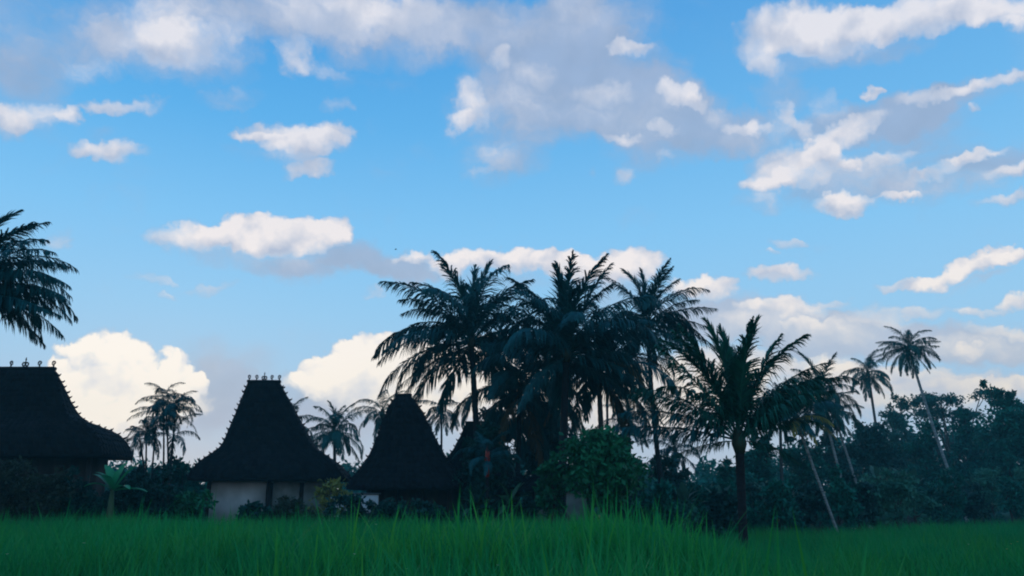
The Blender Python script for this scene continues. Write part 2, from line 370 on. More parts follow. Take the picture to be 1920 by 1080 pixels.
class MB:
    """collects shapes into one mesh"""
    def __init__(s): s.v = []; s.f = []; s.n = 0; s.t = []
    def add(s, v, f, t=0.5):
        v = np.asarray(v, float).reshape(-1, 3); f = np.asarray(f, int).reshape(-1, 3)
        s.v.append(v); s.f.append(f + s.n); s.n += len(v)
        s.t.append(np.full(len(v), t) if np.isscalar(t) else np.asarray(t))
        return s
    def box(s, c, h, rot=0.0, t=0.5, taper=1.0):
        cx, cy, cz = c; hx, hy, hz = h
        co, si = math.cos(rot), math.sin(rot); v = []
        for z in (-1, 1):
            k = 1.0 if z < 0 else taper
            for x, y in ((-1,-1),(1,-1),(1,1),(-1,1)):
                X, Y = x * hx * k, y * hy * k
                v.append((cx + X*co - Y*si, cy + X*si + Y*co, cz + z*hz))
        f = [(0,2,1),(0,3,2),(4,5,6),(4,6,7),(0,1,5),(0,5,4),(1,2,6),(1,6,5),(2,3,7),(2,7,6),(3,0,4),(3,4,7)]
        return s.add(v, f, t)
    def tube(s, pts, rad, sides=6, t=0.5, cap=True):
        pts = [Vector(p) for p in pts]; v = []; f = []
        n = len(pts)
        for i, p in enumerate(pts):
            d = (pts[min(i+1, n-1)] - pts[max(i-1, 0)]).normalized()
            a = d.cross(Vector((0.13, 0.97, 0.21))).normalized(); b = d.cross(a)
            r = rad[i] if hasattr(rad, '__len__') else rad
            for k in range(sides):
                an = 2*math.pi*k/sides
                v.append(p + a*math.cos(an)*r + b*math.sin(an)*r)
        for i in range(n-1):
            for k in range(sides):
                a0 = i*sides+k; a1 = i*sides+(k+1) % sides
                f += [(a0, a1, a1+sides), (a0, a1+sides, a0+sides)]
        if cap:
            v.append(pts[0]); v.append(pts[-1]); c0, c1 = len(v)-2, len(v)-1
            for k in range(sides):
                f.append((c0, (k+1) % sides, k)); f.append((c1, (n-1)*sides+k, (n-1)*sides+(k+1) % sides))
        return s.add([tuple(q) for q in v], f, t)
    def mesh(s, name, mat, smooth=False):
        return mesh_np(name, np.concatenate(s.v), np.concatenate(s.f), mat, np.concatenate(s.t), smooth)

def link(name, me, parent=None, loc=(0,0,0), rot=(0,0,0), sc=(1,1,1)):
    o = bpy.data.objects.new(name, me); C.objects.link(o)
    o.parent = parent; o.location = loc; o.rotation_euler = rot; o.scale = sc
    return o
def thing(name, label, cat, loc=(0,0,0), rotz=0.0, group=None):
    o = bpy.data.objects.new(name, None); C.objects.link(o)
    o.location = loc; o.rotation_euler = (0, 0, rotz)
    o.empty_display_size = 0.3
    o['label'] = label; o['category'] = cat
    if group: o['group'] = group
    return o

# ------------------------------------------------------------------ terrain
def gz(x, y):
    e = (2.2 + 0.11 * (y - 8.0)) - x
    t = np.clip((e + 1.2) / 2.4, 0, 1); t = t*t*(3-2*t)
    return 0.25 + 0.40 * t + 0.05 * np.sin(x * 0.21 + 1.0) * np.sin(y * 0.17)
def gzf(x, y): return float(gz(np.float64(x), np.float64(y)))

xs = np.concatenate([-np.geomspace(2500, 42, 16), np.arange(-40, 60.1, 0.8), np.geomspace(62, 2500, 16)])
ys = np.concatenate([-np.geomspace(2500, 14, 14), np.arange(-12, 90.1, 0.8), np.geomspace(92, 3000, 18)])
gx_, gy_ = np.meshgrid(xs, ys)
gzz = gz(gx_, gy_)
rs = np.random.RandomState(1)
gv = np.stack([gx_, gy_, gzz], -1).reshape(-1, 3)
nx, ny = len(xs), len(ys)
idx = np.arange(nx*ny).reshape(ny, nx)
a, b, c, d = idx[:-1,:-1].ravel(), idx[:-1,1:].ravel(), idx[1:,1:].ravel(), idx[1:,:-1].ravel()
gf = np.concatenate([np.stack([a,b,c],1), np.stack([a,c,d],1)])
g = link('ground', mesh_np('ground', gv, gf, MAT['ground'], None, True)); g['kind'] = 'structure'

# ------------------------------------------------------------------ grass blades as real strips
def blades(base, h, az, lean, w, curl, tint, levels=3):
    n = len(base)
    dx, dy = np.cos(az), np.sin(az)
    wx, wy = -dy, dx
    lv = np.linspace(0, 1, levels + 1)
    V_, T_ = [], []
    for i, s_ in enumerate(lv):
        out = h * (lean * s_ + curl * s_**3)
        up = h * (s_ - 0.30 * (lean + curl) * s_**2)
        px_ = base[:,0] + dx*out; py_ = base[:,1] + dy*out; pz_ = base[:,2] + up
        if i < levels:
            ww = w * (0.75 + 0.5*s_) * (1 - 0.55*s_**2) * 0.5
            V_ += [np.stack([px_+wx*ww, py_+wy*ww, pz_], 1), np.stack([px_-wx*ww, py_-wy*ww, pz_], 1)]
        else:
            V_ += [np.stack([px_, py_, pz_], 1)]
        
    nv = 2*levels + 1
    verts = np.stack(V_, 1).reshape(-1, 3)
    o = (np.arange(n) * nv)[:, None]
    tr = []
    for i in range(levels-1):
        q = 2*i
        tr += [(q, q+1, q+3), (q, q+3, q+2)]
    q = 2*(levels-1)
    tr.append((q, q+1, q+2))
    tr = np.array(tr)
    f = (o[:, :, None] + tr[None]).reshape(-1, 3)
    return verts, f, np.repeat(tint, nv)

def in_view(x, y, m=0.12):
    return np.abs(x) < (0.655 + m) * y + 2.5

def house_clear(x, y):
    return np.ones_like(x, bool)

def field_far(x):
    """far edge of the rice: straight along the houses, then slanting away to the wood on the right"""
    return np.where(x < 6, 27.5 + 0*x, 27.5 + (x - 6) * 0.95)

def make_grass():
    rs = np.random.RandomState(7)
    V_, F_, T_ = [], [], []; off = 0
    zones = [(2.6, 9.0, 16, 20, 3, .017), (9.0, 17.0, 11, 16, 3, .019), (17.0, 31.0, 9, 9, 2, .022), (31.0, 64.0, 5, 7, 2, .034)]
    for (y0, y1, dens, nb, lev, w0) in zones:
        xm = (0.655 + 0.12) * y1 + 2.5
        n = int(dens * 2*xm * (y1 - y0))
        x = rs.uniform(-xm, xm, n); y = rs.uniform(y0, y1, n)
        keep = in_view(x, y) & (y < field_far(x) + rs.uniform(-.4, .4, n))
        x, y = x[keep], y[keep]; n = len(x)
        # patches of slightly taller and shorter growth
        patch = 0.5 + 0.25*np.sin(x*0.9 + 1.3*np.sin(y*0.5)) + 0.25*np.sin(y*0.7 + 1.1*np.sin(x*0.43+2))
        bx = np.repeat(x, nb) + rs.normal(0, .10, n*nb); by = np.repeat(y, nb) + rs.normal(0, .10, n*nb)
        bz = gz(bx, by)
        tallc = np.where(rs.rand(n) < .06, rs.uniform(1.1, 1.32, n), 1.0)
        h = (0.68 + 0.26*np.repeat(patch, nb)) * rs.uniform(.68, 1.14, n*nb) * np.repeat(tallc, nb)
        az = rs.uniform(0, 2*np.pi, n*nb)
        v, f, t = blades(np.stack([bx, by, bz], 1), h, az, rs.uniform(.02, .30, n*nb), w0*rs.uniform(.7, 1.3, n*nb),
                         rs.uniform(0, .35, n*nb)**1.0, np.clip(np.repeat(patch, nb)*.55 + rs.uniform(-.15, .45, n*nb), 0, 1), lev)
        V_.append(v); F_.append(f + off); T_.append(t); off += len(v)
    me = mesh_np('rice_grass', np.concatenate(V_), np.concatenate(F_), MAT['grass'], np.concatenate(T_))
    o = link('rice_grass', me)
    o['kind'] = 'stuff'; o['label'] = 'bright green young rice and grass covering the field'; o['category'] = 'grass'
    print('grass tris', len(me.polygons))
make_grass()

def make_tall_grass():
    rs = np.random.RandomState(11)
    n = 4600
    x = rs.uniform(-2.8, 2.3, n); y = 7.6 + rs.normal(0, .8, n)
    # clumps
    cx = rs.uniform(-2.6, 2.2, 60); cy = 7.5 + rs.normal(0, .8, 60)
    k = rs.randint(0, 60, n)
    x = np.where(rs.rand(n) < .75, cx[k] + rs.normal(0, .13, n), x); y = np.where(rs.rand(n) < .8, cy[k] + rs.normal(0, .13, n), y)
    hk = (.74 + .42*rs.rand(60)**1.8)[k]
    edge = np.clip(1.0 - np.abs((x - 0.1) / 3.0)**4, .5, 1)
    h = (1.06 * hk * edge) * rs.uniform(.7, 1.12, n)
    v, f, t = blades(np.stack([x, y, gz(x, y)], 1), h, rs.uniform(0, 2*np.pi, n), rs.uniform(.0, .22, n), rs.uniform(.013, .028, n), rs.uniform(0, .35, n), rs.uniform(0, 1, n), 4)
    o = link('tall_grass', mesh_np('tall_grass', v, f, MAT['tall'], t))
    o['kind'] = 'stuff'; o['label'] = 'taller wild grass blades in the near middle of the field'; o['category'] = 'grass'
make_tall_grass()

# ------------------------------------------------------------------ palm fronds
def frond_mesh(elev, droop, nl=62, seed=0, mat='frond', twist=0.0, leaf=0.265, lw=0.0148):
    rs = random.Random(seed)
    mb = MB()
    steps = 40; p = Vector((0,0,0)); P_ = [p.copy()]; T_ = []
    for i in range(steps):
        s_ = (i+.5)/steps
        th = R(elev) - R(droop) * s_**1.45
        yaw = R(twist) * s_
        d = Vector((math.cos(th)*math.cos(yaw), math.cos(th)*math.sin(yaw), math.sin(th)))
        T_.append(d); p = p + d/steps; P_.append(p.copy())
    T_.append(T_[-1])
    mb.tube([P_[i] for i in range(0, steps+1, 4)], [0.0085*(1-0.85*i/steps)+.001 for i in range(0, steps+1, 4)], 4, 0.9)
    vs, fs, ts = [], [], []
    for side in (-1, 1):
        tear = 0.0
        for j in range(nl):
            if j % 5 == 0: tear = rs.uniform(-15, 15)
            s_ = 0.13 + 0.87*(j + rs.uniform(-.3,.3)) / nl
            s_ = min(max(s_, .1), 0.995)
            fi = s_*steps; i0 = min(int(fi), steps-1); fr = fi - i0
            p0 = P_[i0].lerp(P_[i0+1], fr); T = T_[i0]
            S = Vector((0,0,1)).cross(T)
            if S.length < .05: S = Vector((0,1,0))
            S.normalize(); S = S*side
            Nn = T.cross(S)*side; 
            if Nn.z < 0 and elev < 90: Nn = Nn
            a_ = R(28 + 38*s_ + (14 if 65 < elev < 80 else 26 if elev >= 80 else 0) + tear + rs.uniform(-7, 7))
            Ln = leaf * (0.30 + 0.70*math.sin(math.pi*min(1, (s_*.92+.08))**.75)) * rs.uniform(.82, 1.12)
            if s_ > .93: Ln *= .75
            dv = (S*math.cos(a_) + T*math.sin(a_) + Nn*(0.30*(1-s_) + rs.uniform(-.22,.22))).normalized()
            q = p0.copy(); seg = 3; w_ = lw*rs.uniform(.8,1.2)
            pts = [q.copy()]; dd = dv.copy()
            for k in range(seg):
                dd = (dd + Vector((0,0,-1))*((0.30 if elev < 60 else .16 if elev < 80 else .04)+(0.38 if elev < 80 else .16)*k)*rs.uniform(.7,1.25)).normalized()
                q = q + dd*Ln/seg; pts.append(q.copy())
            Wv = (T - dv*T.dot(dv)).normalized()
            tn = rs.uniform(0,1)
            if rs.random() < .10: continue
            n0 = len(vs)
            for k, wd in enumerate((.55, 1.0, .75)):
                vs.append(pts[k]+Wv*w_*wd*.5); vs.append(pts[k]-Wv*w_*wd*.5)
            vs.append(pts[3])
            fs += [(n0,n0+1,n0+3),(n0,n0+3,n0+2),(n0+2,n0+3,n0+5),(n0+2,n0+5,n0+4),(n0+4,n0+5,n0+6)]
            ts += [tn]*7
    mb.add([tuple(q) for q in vs], fs, np.array(ts))
    me = mb.mesh('frond', MAT[mat])
    return me

LIB = {}
ELEVS = [86, 72, 58, 44, 30, 14, -4, -24, -48]
def frond(mat, elev, droop, seed=0, dense=78):
    e = min(ELEVS, key=lambda q: abs(q-elev)); dr = int(round(droop/22.0)*22)
    key = (mat, e, dr, seed % 2, dense)
    if key not in LIB:
        LIB[key] = frond_mesh(e, dr, dense, hash((e, dr, seed % 2)) % 9999 , mat, twist=(seed % 2)*22-11)
    return LIB[key]

def trunk_mesh(p0, p1, r0, r1, mat, bend=0.0, sides=9, seed=0, rings=True):
    p0 = Vector(p0); p1 = Vector(p1); mb = MB(); rs = random.Random(seed)
    L = (p1-p0).length; n = max(10, int(L/0.16)) if rings else 14
    n = min(n, 90)
    side = Vector((1, 0.2, 0))
    pts, rad = [], []
    for i in range(n+1):
        s_ = i/n
        q = p0.lerp(p1, s_) + side*bend*math.sin(math.pi*s_)
        pts.append(q)
        r = r0 + (r1-r0)*s_ + r0*0.55*math.exp(-s_*L/0.45)
        rad.append(r*(1.0 + (0.06 if i % 2 else -0.03) + rs.uniform(-.02,.02)))
    mb.tube(pts, rad, sides, 0.5)
    return mb.mesh('trunk', MAT[mat], True)

def palm(name, label, foot, crown, L, n=24, seed=0, mat='frond', trunk='trunk', r=(.15,.10), bend=0.0, explicit=(), lo=-50, hi=84,
         group='coconut palms', cat='palm tree', dense=78, dry=0, shaft=None, az_skip=None, droopk=1.0, open_front=False):
    rs = random.Random(seed)
    foot = Vector(foot); crown = Vector(crown)
    foot.z = gzf(foot.x, foot.y)
    root = thing(name, label, cat, foot, 0, group)
    rel = crown - foot
    link('trunk', trunk_mesh((0,0,-.05), rel, r[0], r[1], trunk, bend, seed=seed), root)
    # the fibrous heart of the crown that the fronds grow from
    hb = MB(); hb.tube([rel + Vector((0,0,-.25 if shaft is None else -.62)), rel, rel+Vector((0,0,.28)), rel+Vector((0,0,.5))], [r[1]*1.05, r[1]*1.7, r[1]*1.3, r[1]*.3], 8)
    link('crown_heart', hb.mesh('crown_heart', MAT['rachis'] if shaft is None else MAT[shaft], True), root)
    for (az, el, dr, ln, *m) in explicit:
        mm = m[0] if m else mat
        o = link('frond', frond(mm, el, dr*1.0, rs.randint(0, 5), dense), root, rel + Vector((0,0,.08)), (0, 0, R(az)), (L*ln,)*3)
    for i in range(n):
        t = (i+.5)/n
        el = hi - (hi-lo)*t**0.95
        az = 137.5*i + rs.uniform(-12, 12) + seed*31
        dr = (38 + 62*math.sin(math.pi*min(1, t*.8+.1))) * rs.uniform(.75, 1.3) * droopk
        if el < -10: dr *= .6
        ln = (0.80 + 0.25*math.sin(math.pi*(t*.8+.15))) * rs.uniform(.9, 1.08)
        if open_front and el < open_front and abs((az+90+180) % 360-180) < 40: az += 82
        mm = mat
        if i >= n-dry: mm = 'frond_brown'
        link('frond', frond(mm, el, dr, rs.randint(0, 5), dense), root, rel + Vector((0,0,.25*(1-t)-.05)), (R(rs.uniform(-12,12)), 0, R(az)), (L*ln,)*3)
    return root

def footat(px, Y): 
    p = at(px, 950, Y); return (p.x, p.y, 0)

# --- the four big palms of the middle
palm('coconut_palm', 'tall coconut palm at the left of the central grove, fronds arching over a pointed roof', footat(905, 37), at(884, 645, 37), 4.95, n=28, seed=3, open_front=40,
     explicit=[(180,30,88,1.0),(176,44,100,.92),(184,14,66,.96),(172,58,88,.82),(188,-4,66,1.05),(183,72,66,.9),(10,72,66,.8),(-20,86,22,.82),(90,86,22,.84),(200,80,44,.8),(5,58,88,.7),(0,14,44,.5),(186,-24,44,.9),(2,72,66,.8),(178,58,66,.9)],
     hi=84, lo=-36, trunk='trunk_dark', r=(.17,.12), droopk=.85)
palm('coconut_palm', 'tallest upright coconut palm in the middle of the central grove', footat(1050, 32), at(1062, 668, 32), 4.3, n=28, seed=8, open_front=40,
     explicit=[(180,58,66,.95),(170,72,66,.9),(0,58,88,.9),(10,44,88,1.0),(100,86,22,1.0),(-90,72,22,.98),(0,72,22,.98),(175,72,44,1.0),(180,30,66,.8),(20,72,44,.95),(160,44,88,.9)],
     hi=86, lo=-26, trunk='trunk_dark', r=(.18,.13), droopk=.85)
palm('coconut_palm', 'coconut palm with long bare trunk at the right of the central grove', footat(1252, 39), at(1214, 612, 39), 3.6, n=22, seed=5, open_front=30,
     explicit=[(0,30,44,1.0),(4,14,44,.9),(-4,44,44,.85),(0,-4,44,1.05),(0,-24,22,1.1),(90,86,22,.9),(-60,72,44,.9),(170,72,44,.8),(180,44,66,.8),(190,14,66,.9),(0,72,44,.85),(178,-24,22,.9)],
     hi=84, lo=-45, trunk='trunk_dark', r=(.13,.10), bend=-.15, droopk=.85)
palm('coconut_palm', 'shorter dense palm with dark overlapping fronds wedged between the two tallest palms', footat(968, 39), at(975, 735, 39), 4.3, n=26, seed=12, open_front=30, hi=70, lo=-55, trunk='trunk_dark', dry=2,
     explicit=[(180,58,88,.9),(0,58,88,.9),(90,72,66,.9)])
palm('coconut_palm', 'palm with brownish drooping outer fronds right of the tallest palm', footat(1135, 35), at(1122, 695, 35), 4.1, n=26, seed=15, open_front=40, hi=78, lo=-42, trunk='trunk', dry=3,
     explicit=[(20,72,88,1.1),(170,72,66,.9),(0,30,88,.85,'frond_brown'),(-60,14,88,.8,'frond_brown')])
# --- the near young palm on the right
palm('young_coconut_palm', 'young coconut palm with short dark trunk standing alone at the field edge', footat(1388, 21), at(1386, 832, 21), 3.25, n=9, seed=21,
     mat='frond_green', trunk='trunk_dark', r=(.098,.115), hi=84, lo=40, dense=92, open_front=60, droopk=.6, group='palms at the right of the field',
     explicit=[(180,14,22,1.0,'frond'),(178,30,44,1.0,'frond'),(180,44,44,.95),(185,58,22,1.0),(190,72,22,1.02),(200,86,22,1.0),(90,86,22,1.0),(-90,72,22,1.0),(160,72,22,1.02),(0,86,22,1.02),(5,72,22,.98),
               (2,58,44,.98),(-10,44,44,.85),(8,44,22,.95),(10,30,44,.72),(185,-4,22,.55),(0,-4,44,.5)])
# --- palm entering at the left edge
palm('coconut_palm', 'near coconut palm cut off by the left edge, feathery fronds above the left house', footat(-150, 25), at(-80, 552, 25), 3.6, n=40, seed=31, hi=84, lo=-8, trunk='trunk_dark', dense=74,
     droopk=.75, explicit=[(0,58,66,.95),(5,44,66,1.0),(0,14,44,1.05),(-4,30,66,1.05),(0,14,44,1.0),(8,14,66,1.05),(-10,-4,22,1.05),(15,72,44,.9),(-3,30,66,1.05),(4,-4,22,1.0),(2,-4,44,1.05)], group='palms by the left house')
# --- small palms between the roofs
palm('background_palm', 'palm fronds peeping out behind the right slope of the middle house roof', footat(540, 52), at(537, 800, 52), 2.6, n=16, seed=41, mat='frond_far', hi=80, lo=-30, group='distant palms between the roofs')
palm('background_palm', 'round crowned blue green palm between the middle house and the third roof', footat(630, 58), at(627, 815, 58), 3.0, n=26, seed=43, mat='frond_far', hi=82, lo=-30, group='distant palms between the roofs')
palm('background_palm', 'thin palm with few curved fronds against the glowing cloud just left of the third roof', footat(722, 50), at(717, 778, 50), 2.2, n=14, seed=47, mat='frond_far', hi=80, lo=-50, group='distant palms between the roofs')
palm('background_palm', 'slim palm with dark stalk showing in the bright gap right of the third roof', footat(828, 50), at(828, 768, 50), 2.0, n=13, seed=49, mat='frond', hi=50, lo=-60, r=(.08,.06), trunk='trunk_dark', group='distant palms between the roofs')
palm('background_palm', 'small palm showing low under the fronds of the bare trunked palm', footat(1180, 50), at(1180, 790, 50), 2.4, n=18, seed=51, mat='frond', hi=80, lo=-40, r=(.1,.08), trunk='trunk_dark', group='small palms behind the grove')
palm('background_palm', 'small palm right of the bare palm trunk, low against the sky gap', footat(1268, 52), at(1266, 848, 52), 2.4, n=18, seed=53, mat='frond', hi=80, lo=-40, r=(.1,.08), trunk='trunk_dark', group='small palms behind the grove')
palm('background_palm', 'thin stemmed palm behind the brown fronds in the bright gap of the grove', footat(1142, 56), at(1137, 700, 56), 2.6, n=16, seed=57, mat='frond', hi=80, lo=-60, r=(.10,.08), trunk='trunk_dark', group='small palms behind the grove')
# --- right hand palms with leaning trunks
def footpx(px, py, Y):
    p = at(px, py, Y); return (p.x, p.y, 0)
RG = 'leaning palms over the wood'
palm('leaning_palm', 'palm with pale leaning trunk and yellowing fronds, leftmost of the leaning palms', footpx(1572, 965, 37), at(1493, 790, 37), 2.3, n=18, seed=61, mat='frond', trunk='trunk_pale', r=(.062,.055), hi=80, lo=-5, group=RG,
     explicit=[(-30,-4,66,.9,'frond_yellow'),(-60,14,66,.9,'frond_yellow'),(-110,-4,66,.8,'frond_yellow'),(-80,-24,44,.8,'frond_yellow')])
palm('leaning_palm', 'bushy palm with pale leaning trunk, middle one of the three trunks close together', footpx(1598, 945, 48), at(1537, 742, 48), 2.9, n=26, seed=63, mat='frond_far', trunk='trunk_pale', r=(.075,.065), hi=82, lo=-45, group=RG)
palm('leaning_palm', 'low palm with thin pale trunk leaning left, behind the bushy palm', footpx(1628, 935, 54), at(1563, 775, 54), 2.3, n=20, seed=65, mat='frond_far', trunk='trunk_pale', r=(.078,.07), hi=78, lo=-45, group=RG)
palm('leaning_palm', 'small crowned palm rising just above the wood left of the tallest leaning palm', footpx(1655, 860, 76), at(1628, 702, 76), 2.9, n=20, seed=67, mat='frond_far', trunk='trunk', r=(.14,.11), hi=82, lo=-55, group=RG)
palm('leaning_palm', 'highest palm on the right with star shaped crown and long curved pale trunk', footpx(1812, 940, 62), at(1704, 655, 62), 2.55, n=24, seed=71, mat='frond_far', trunk='trunk_pale', r=(.115,.095), bend=-.2, hi=84, lo=-62, group=RG,
     explicit=[(0,30,44,1.0),(180,30,44,1.0),(0,-4,44,1.0),(180,-4,22,1.05),(10,14,22,1.0),(170,14,44,1.0)])
palm('background_palm', 'palm crown just left of the yellowing palm, low behind the young palm', footat(1465, 56), at(1462, 770, 56), 2.6, n=20, seed=73, mat='frond', trunk='trunk', r=(.12,.1), hi=76, lo=-40, group=RG)

# --- clustered slender palms between the left and the middle house
def areca(name, label, foot, stems, L, seed, group):
    rs = random.Random(seed)
    fo = Vector(foot); fo.z = gzf(fo.x, fo.y)
    root = thing(name, label, 'palm tree', fo, 0, group)
    for si, (cx, nf) in enumerate(stems):
        rel = cx - fo
        b0 = Vector((rs.uniform(-.35,.35), rs.uniform(-.3,.3), 0))
        st = link('stem', trunk_mesh(b0, rel, .055, .045, 'trunk_dark', bend=rs.uniform(-.12,.12), sides=6, seed=si), root)
        for i in range(nf):
            t = (i+.5)/nf
            link('frond', frond('frond', 82-110*t, rs.choice([66, 88, 110]), i, 58), st, rel, (0,0,R(137.5*i+seed+rs.uniform(-20,20))), (L*rs.uniform(.75,1.1),)*3)
    return root
areca('clustered_palm', 'slender many stemmed palm with curled fronds against the bright cumulus beside the left house', footat(312, 40),
      [(at(312, 775, 40), 18), (at(330, 762, 40.5), 18), (at(306, 745, 41), 8), (at(325, 815, 40), 7)], 1.75, 5, 'slender clustered palms')
areca('clustered_palm', 'lower many stemmed palm touching the eave of the left house', footat(288, 41),
      [(at(275, 812, 41), 13), (at(292, 800, 41), 8), (at(262, 825, 41), 8)], 1.6, 9, 'slender clustered palms')

# ------------------------------------------------------------------ houses
def scroll(kind, s=1.0):
    mb = MB()
    pts = []
    if kind == 'mid':
        for sg in (-1, 1):
            ring = [Vector((sg*(0.070+0.060*math.cos(a)), 0, 0.14+0.080*math.sin(a))) for a in np.linspace(0, 2*math.pi, 13)]
            mb.tube([p*s for p in ring], .034*s, 6)
            mb.tube([Vector((sg*.05,0,.0))*s, Vector((sg*.075,0,.09))*s], [.035*s,.025*s], 5)
        mb.tube([Vector((0,0,.18))*s, Vector((0,0,.30))*s, Vector((0,0,.36))*s, Vector((0,0,.46))*s], [.035*s,.022*s,.04*s,.008*s], 6)
        mb.box((0,0,.015*s), (.12*s,.03*s,.02*s))
    else:
        sg = 1 if kind == 'r' else -1
        sp_ = []
        for i in range(13):
            a = -math.pi/2 + i/12*math.pi*1.75
            rr = .072*(1-.5*i/12)
            sp_.append(Vector((sg*(rr*math.cos(a)), 0, .22+rr*math.sin(a)*1.15)))
        mb.tube([Vector((0,0,0))*s, Vector((sg*.02,0,.08))*s] + [p*s for p in sp_], [.035*s,.03*s]+[.034*s]*13, 5)
        mb.tube([Vector((-sg*.07,0,.20))*s, Vector((-sg*.05,0,.12))*s, Vector((0,0,.08))*s], .02*s, 5)
        mb.box((0,0,.012*s), (.05*s,.03*s,.02*s))
    return mb.mesh('ridge_finial', MAT['finial'])

HIP = None
def hip_mesh():
    mb = MB()
    mb.tube([(0,0,-.04),(.10,0,.0),(.17,0,.05),(.20,0,.13)], [.07,.07,.045,.012], 5)
    return mb.mesh('hip_tile', MAT['shingle'])
HIPM = hip_mesh()
FIN = {k: scroll(k) for k in ('mid', 'l', 'r')}

def house(label, cx, Y, ridge_z, ridge_half, prof, eave_z, rot, group, fin=True, wall='plaster', fin_s=1.0, seed=0, wallspec=None, depth_k=.42, nposts=4, lean=0.0, name='tower_roof_house'):
    """prof: list of (z, half width) from ridge down to the eave"""
    rs = random.Random(seed)
    gzv = gzf(cx, Y)
    root = thing(name, label, 'house', (cx, Y, gzv), rot, group)
    Z = [p[0]-gzv for p in prof]; X = [p[1] for p in prof]; Yd = [max(.10, (p[1]-ridge_half)*depth_k+.10) for p in prof]
    # shell
    mb = MB()
    ring = []
    for z, x, y in zip(Z, X, Yd):
        ring.append([(-x,-y,z),(x,-y,z),(x,y,z),(-x,y,z)])
    n = len(ring)
    v = [p for r_ in ring for p in r_]; f = []
    for i in range(n-1):
        for k in range(4):
            a0, a1 = i*4+k, i*4+(k+1) % 4
            f += [(a0, a0+4, a1+4), (a0, a1+4, a1)]
    f += [(0,1,2),(0,2,3)]
    # soffit
    k0 = len(v); zb = Z[-1]-.12
    v += [(-X[-1],-Yd[-1],zb),(X[-1],-Yd[-1],zb),(X[-1],Yd[-1],zb),(-X[-1],Yd[-1],zb)]
    for k in range(4):
        a0, a1 = (n-1)*4+k, (n-1)*4+(k+1) % 4
        f += [(a0, k0+k, k0+(k+1) % 4), (a0, k0+(k+1) % 4, a1)]
    f += [(k0,k0+2,k0+1),(k0,k0+3,k0+2)]
    mb.add(v, f)
    zt, zb_ = Z[0], Z[-1]
    def shear(z): return lean*min(1.0, max(0.0, (zt-z)/(zt-zb_)))
    for arr in mb.v: arr[:, 0] += np.array([shear(z) for z in arr[:, 2]])
    roof = link('roof', mb.mesh('roof', MAT['shingle']), root)
    # shingles, course by course, each a thin wedge laid on the shell
    sh = MB(); 
    def samp(z):
        for i in range(n-1):
            if Z[i] >= z >= Z[i+1]:
                t = (Z[i]-z)/(Z[i]-Z[i+1]); return X[i]+(X[i+1]-X[i])*t, Yd[i]+(Yd[i+1]-Yd[i])*t
        return X[-1], Yd[-1]
    arc = [0]
    for i in range(n-1): arc.append(arc[-1]+math.hypot(Z[i]-Z[i+1], X[i+1]-X[i]))
    nc = int(arc[-1]/0.24)
    def zat(s_):
        for i in range(n-1):
            if s_ <= arc[i+1]:
                return Z[i]+(Z[i+1]-Z[i])*(s_-arc[i])/(arc[i+1]-arc[i])
        return Z[-1]
    for c_ in range(nc):
        s0 = arc[-1]*c_/nc; s1 = min(arc[-1], s0+.33)
        z0, z1 = zat(s0), zat(s1)
        (x0, y0), (x1, y1) = samp(z0), samp(z1)
        for face in range(4):
            half0, half1, d0, d1 = (x0, x1, y0, y1) if face % 2 == 0 else (y0, y1, x0, x1)
            m = max(1, int(2*half1/.23))
            for j in range(m):
                ua, ub = (j+.06)/m*2-1, (j+.94)/m*2-1
                lift = .030+rs.uniform(0, .028); drop = rs.uniform(-.03, .05)
                A = [(ua*half0, -d0-.004, z0), (ub*half0, -d0-.004, z0), (ub*half1, -d1-lift, z1-drop+.015), (ua*half1, -d1-lift, z1-drop+.015),
                     (ub*half1, -d1+.01, z1-drop-.015), (ua*half1, -d1+.01, z1-drop-.015)]
                an = face*math.pi/2; co, si = math.cos(an), math.sin(an)
                B = [(p[0]*co - p[1]*si, p[0]*si + p[1]*co, p[2]) for p in A]
                sh.add(B, [(0,3,2),(0,2,1),(3,5,4),(3,4,2),(0,5,3),(1,2,4)], rs.uniform(0, 1))
    for arr in sh.v: arr[:, 0] += np.array([shear(z) for z in arr[:, 2]])
    so = link('shingle', sh.mesh('shingle', MAT['shingle']), roof); so['kind'] = 'stuff'; so['label'] = 'dark weathered shingle courses'
    # upturned hip tiles along the four hips
    step = .27
    s_ = .25
    while s_ < arc[-1]-.05:
        z = zat(s_); x, y = samp(z)
        for (sx, sy) in ((1,-1),(-1,-1),(1,1),(-1,1)):
            o = link('hip_tile', HIPM, roof, (sx*x+shear(z), sy*y, z+.02), (0, 0, math.atan2(sy*.8, sx)+rs.uniform(-.4,.4)), (rs.uniform(.35,.68),)*3)
        s_ += step*rs.uniform(.8,1.3)
    # ridge beam and finials
    rb = MB(); rb.box((0,0,Z[0]+.05), (ridge_half+.04, .13, .06)); link('ridge_cap', rb.mesh('ridge_cap', MAT['shingle']), roof)
    if fin:
        for i, k in enumerate(('l', 'l', 'mid', 'r', 'r')):
            xx = (-0.96 + 0.48*i)*ridge_half
            link('ridge_finial', FIN[k], roof, (xx, 0, Z[0]+.10), (0, 0, rs.uniform(-.2,.2)), (fin_s,)*3)
    # posts, plinth, beam, walls
    ex, ey = X[-1], Yd[-1]
    pl = MB(); pl.box((0,0,.15), (ex-.5, ey-.5, .15)); link('plinth', pl.mesh('plinth', MAT['stone']), root)
    pm = MB(); ph = (eave_z-gzv-.05-.3)/2; pm.box((0,0,ph), (.075,.075,ph)); pm = pm.mesh('post', MAT['wood'])
    px_ = ex-.75; py_ = ey-.75
    npst = nposts
    for i in range(npst):
        for sy in (-1, 1):
            link('post', pm, root, (-px_+2*px_*i/(npst-1), sy*py_, .3))
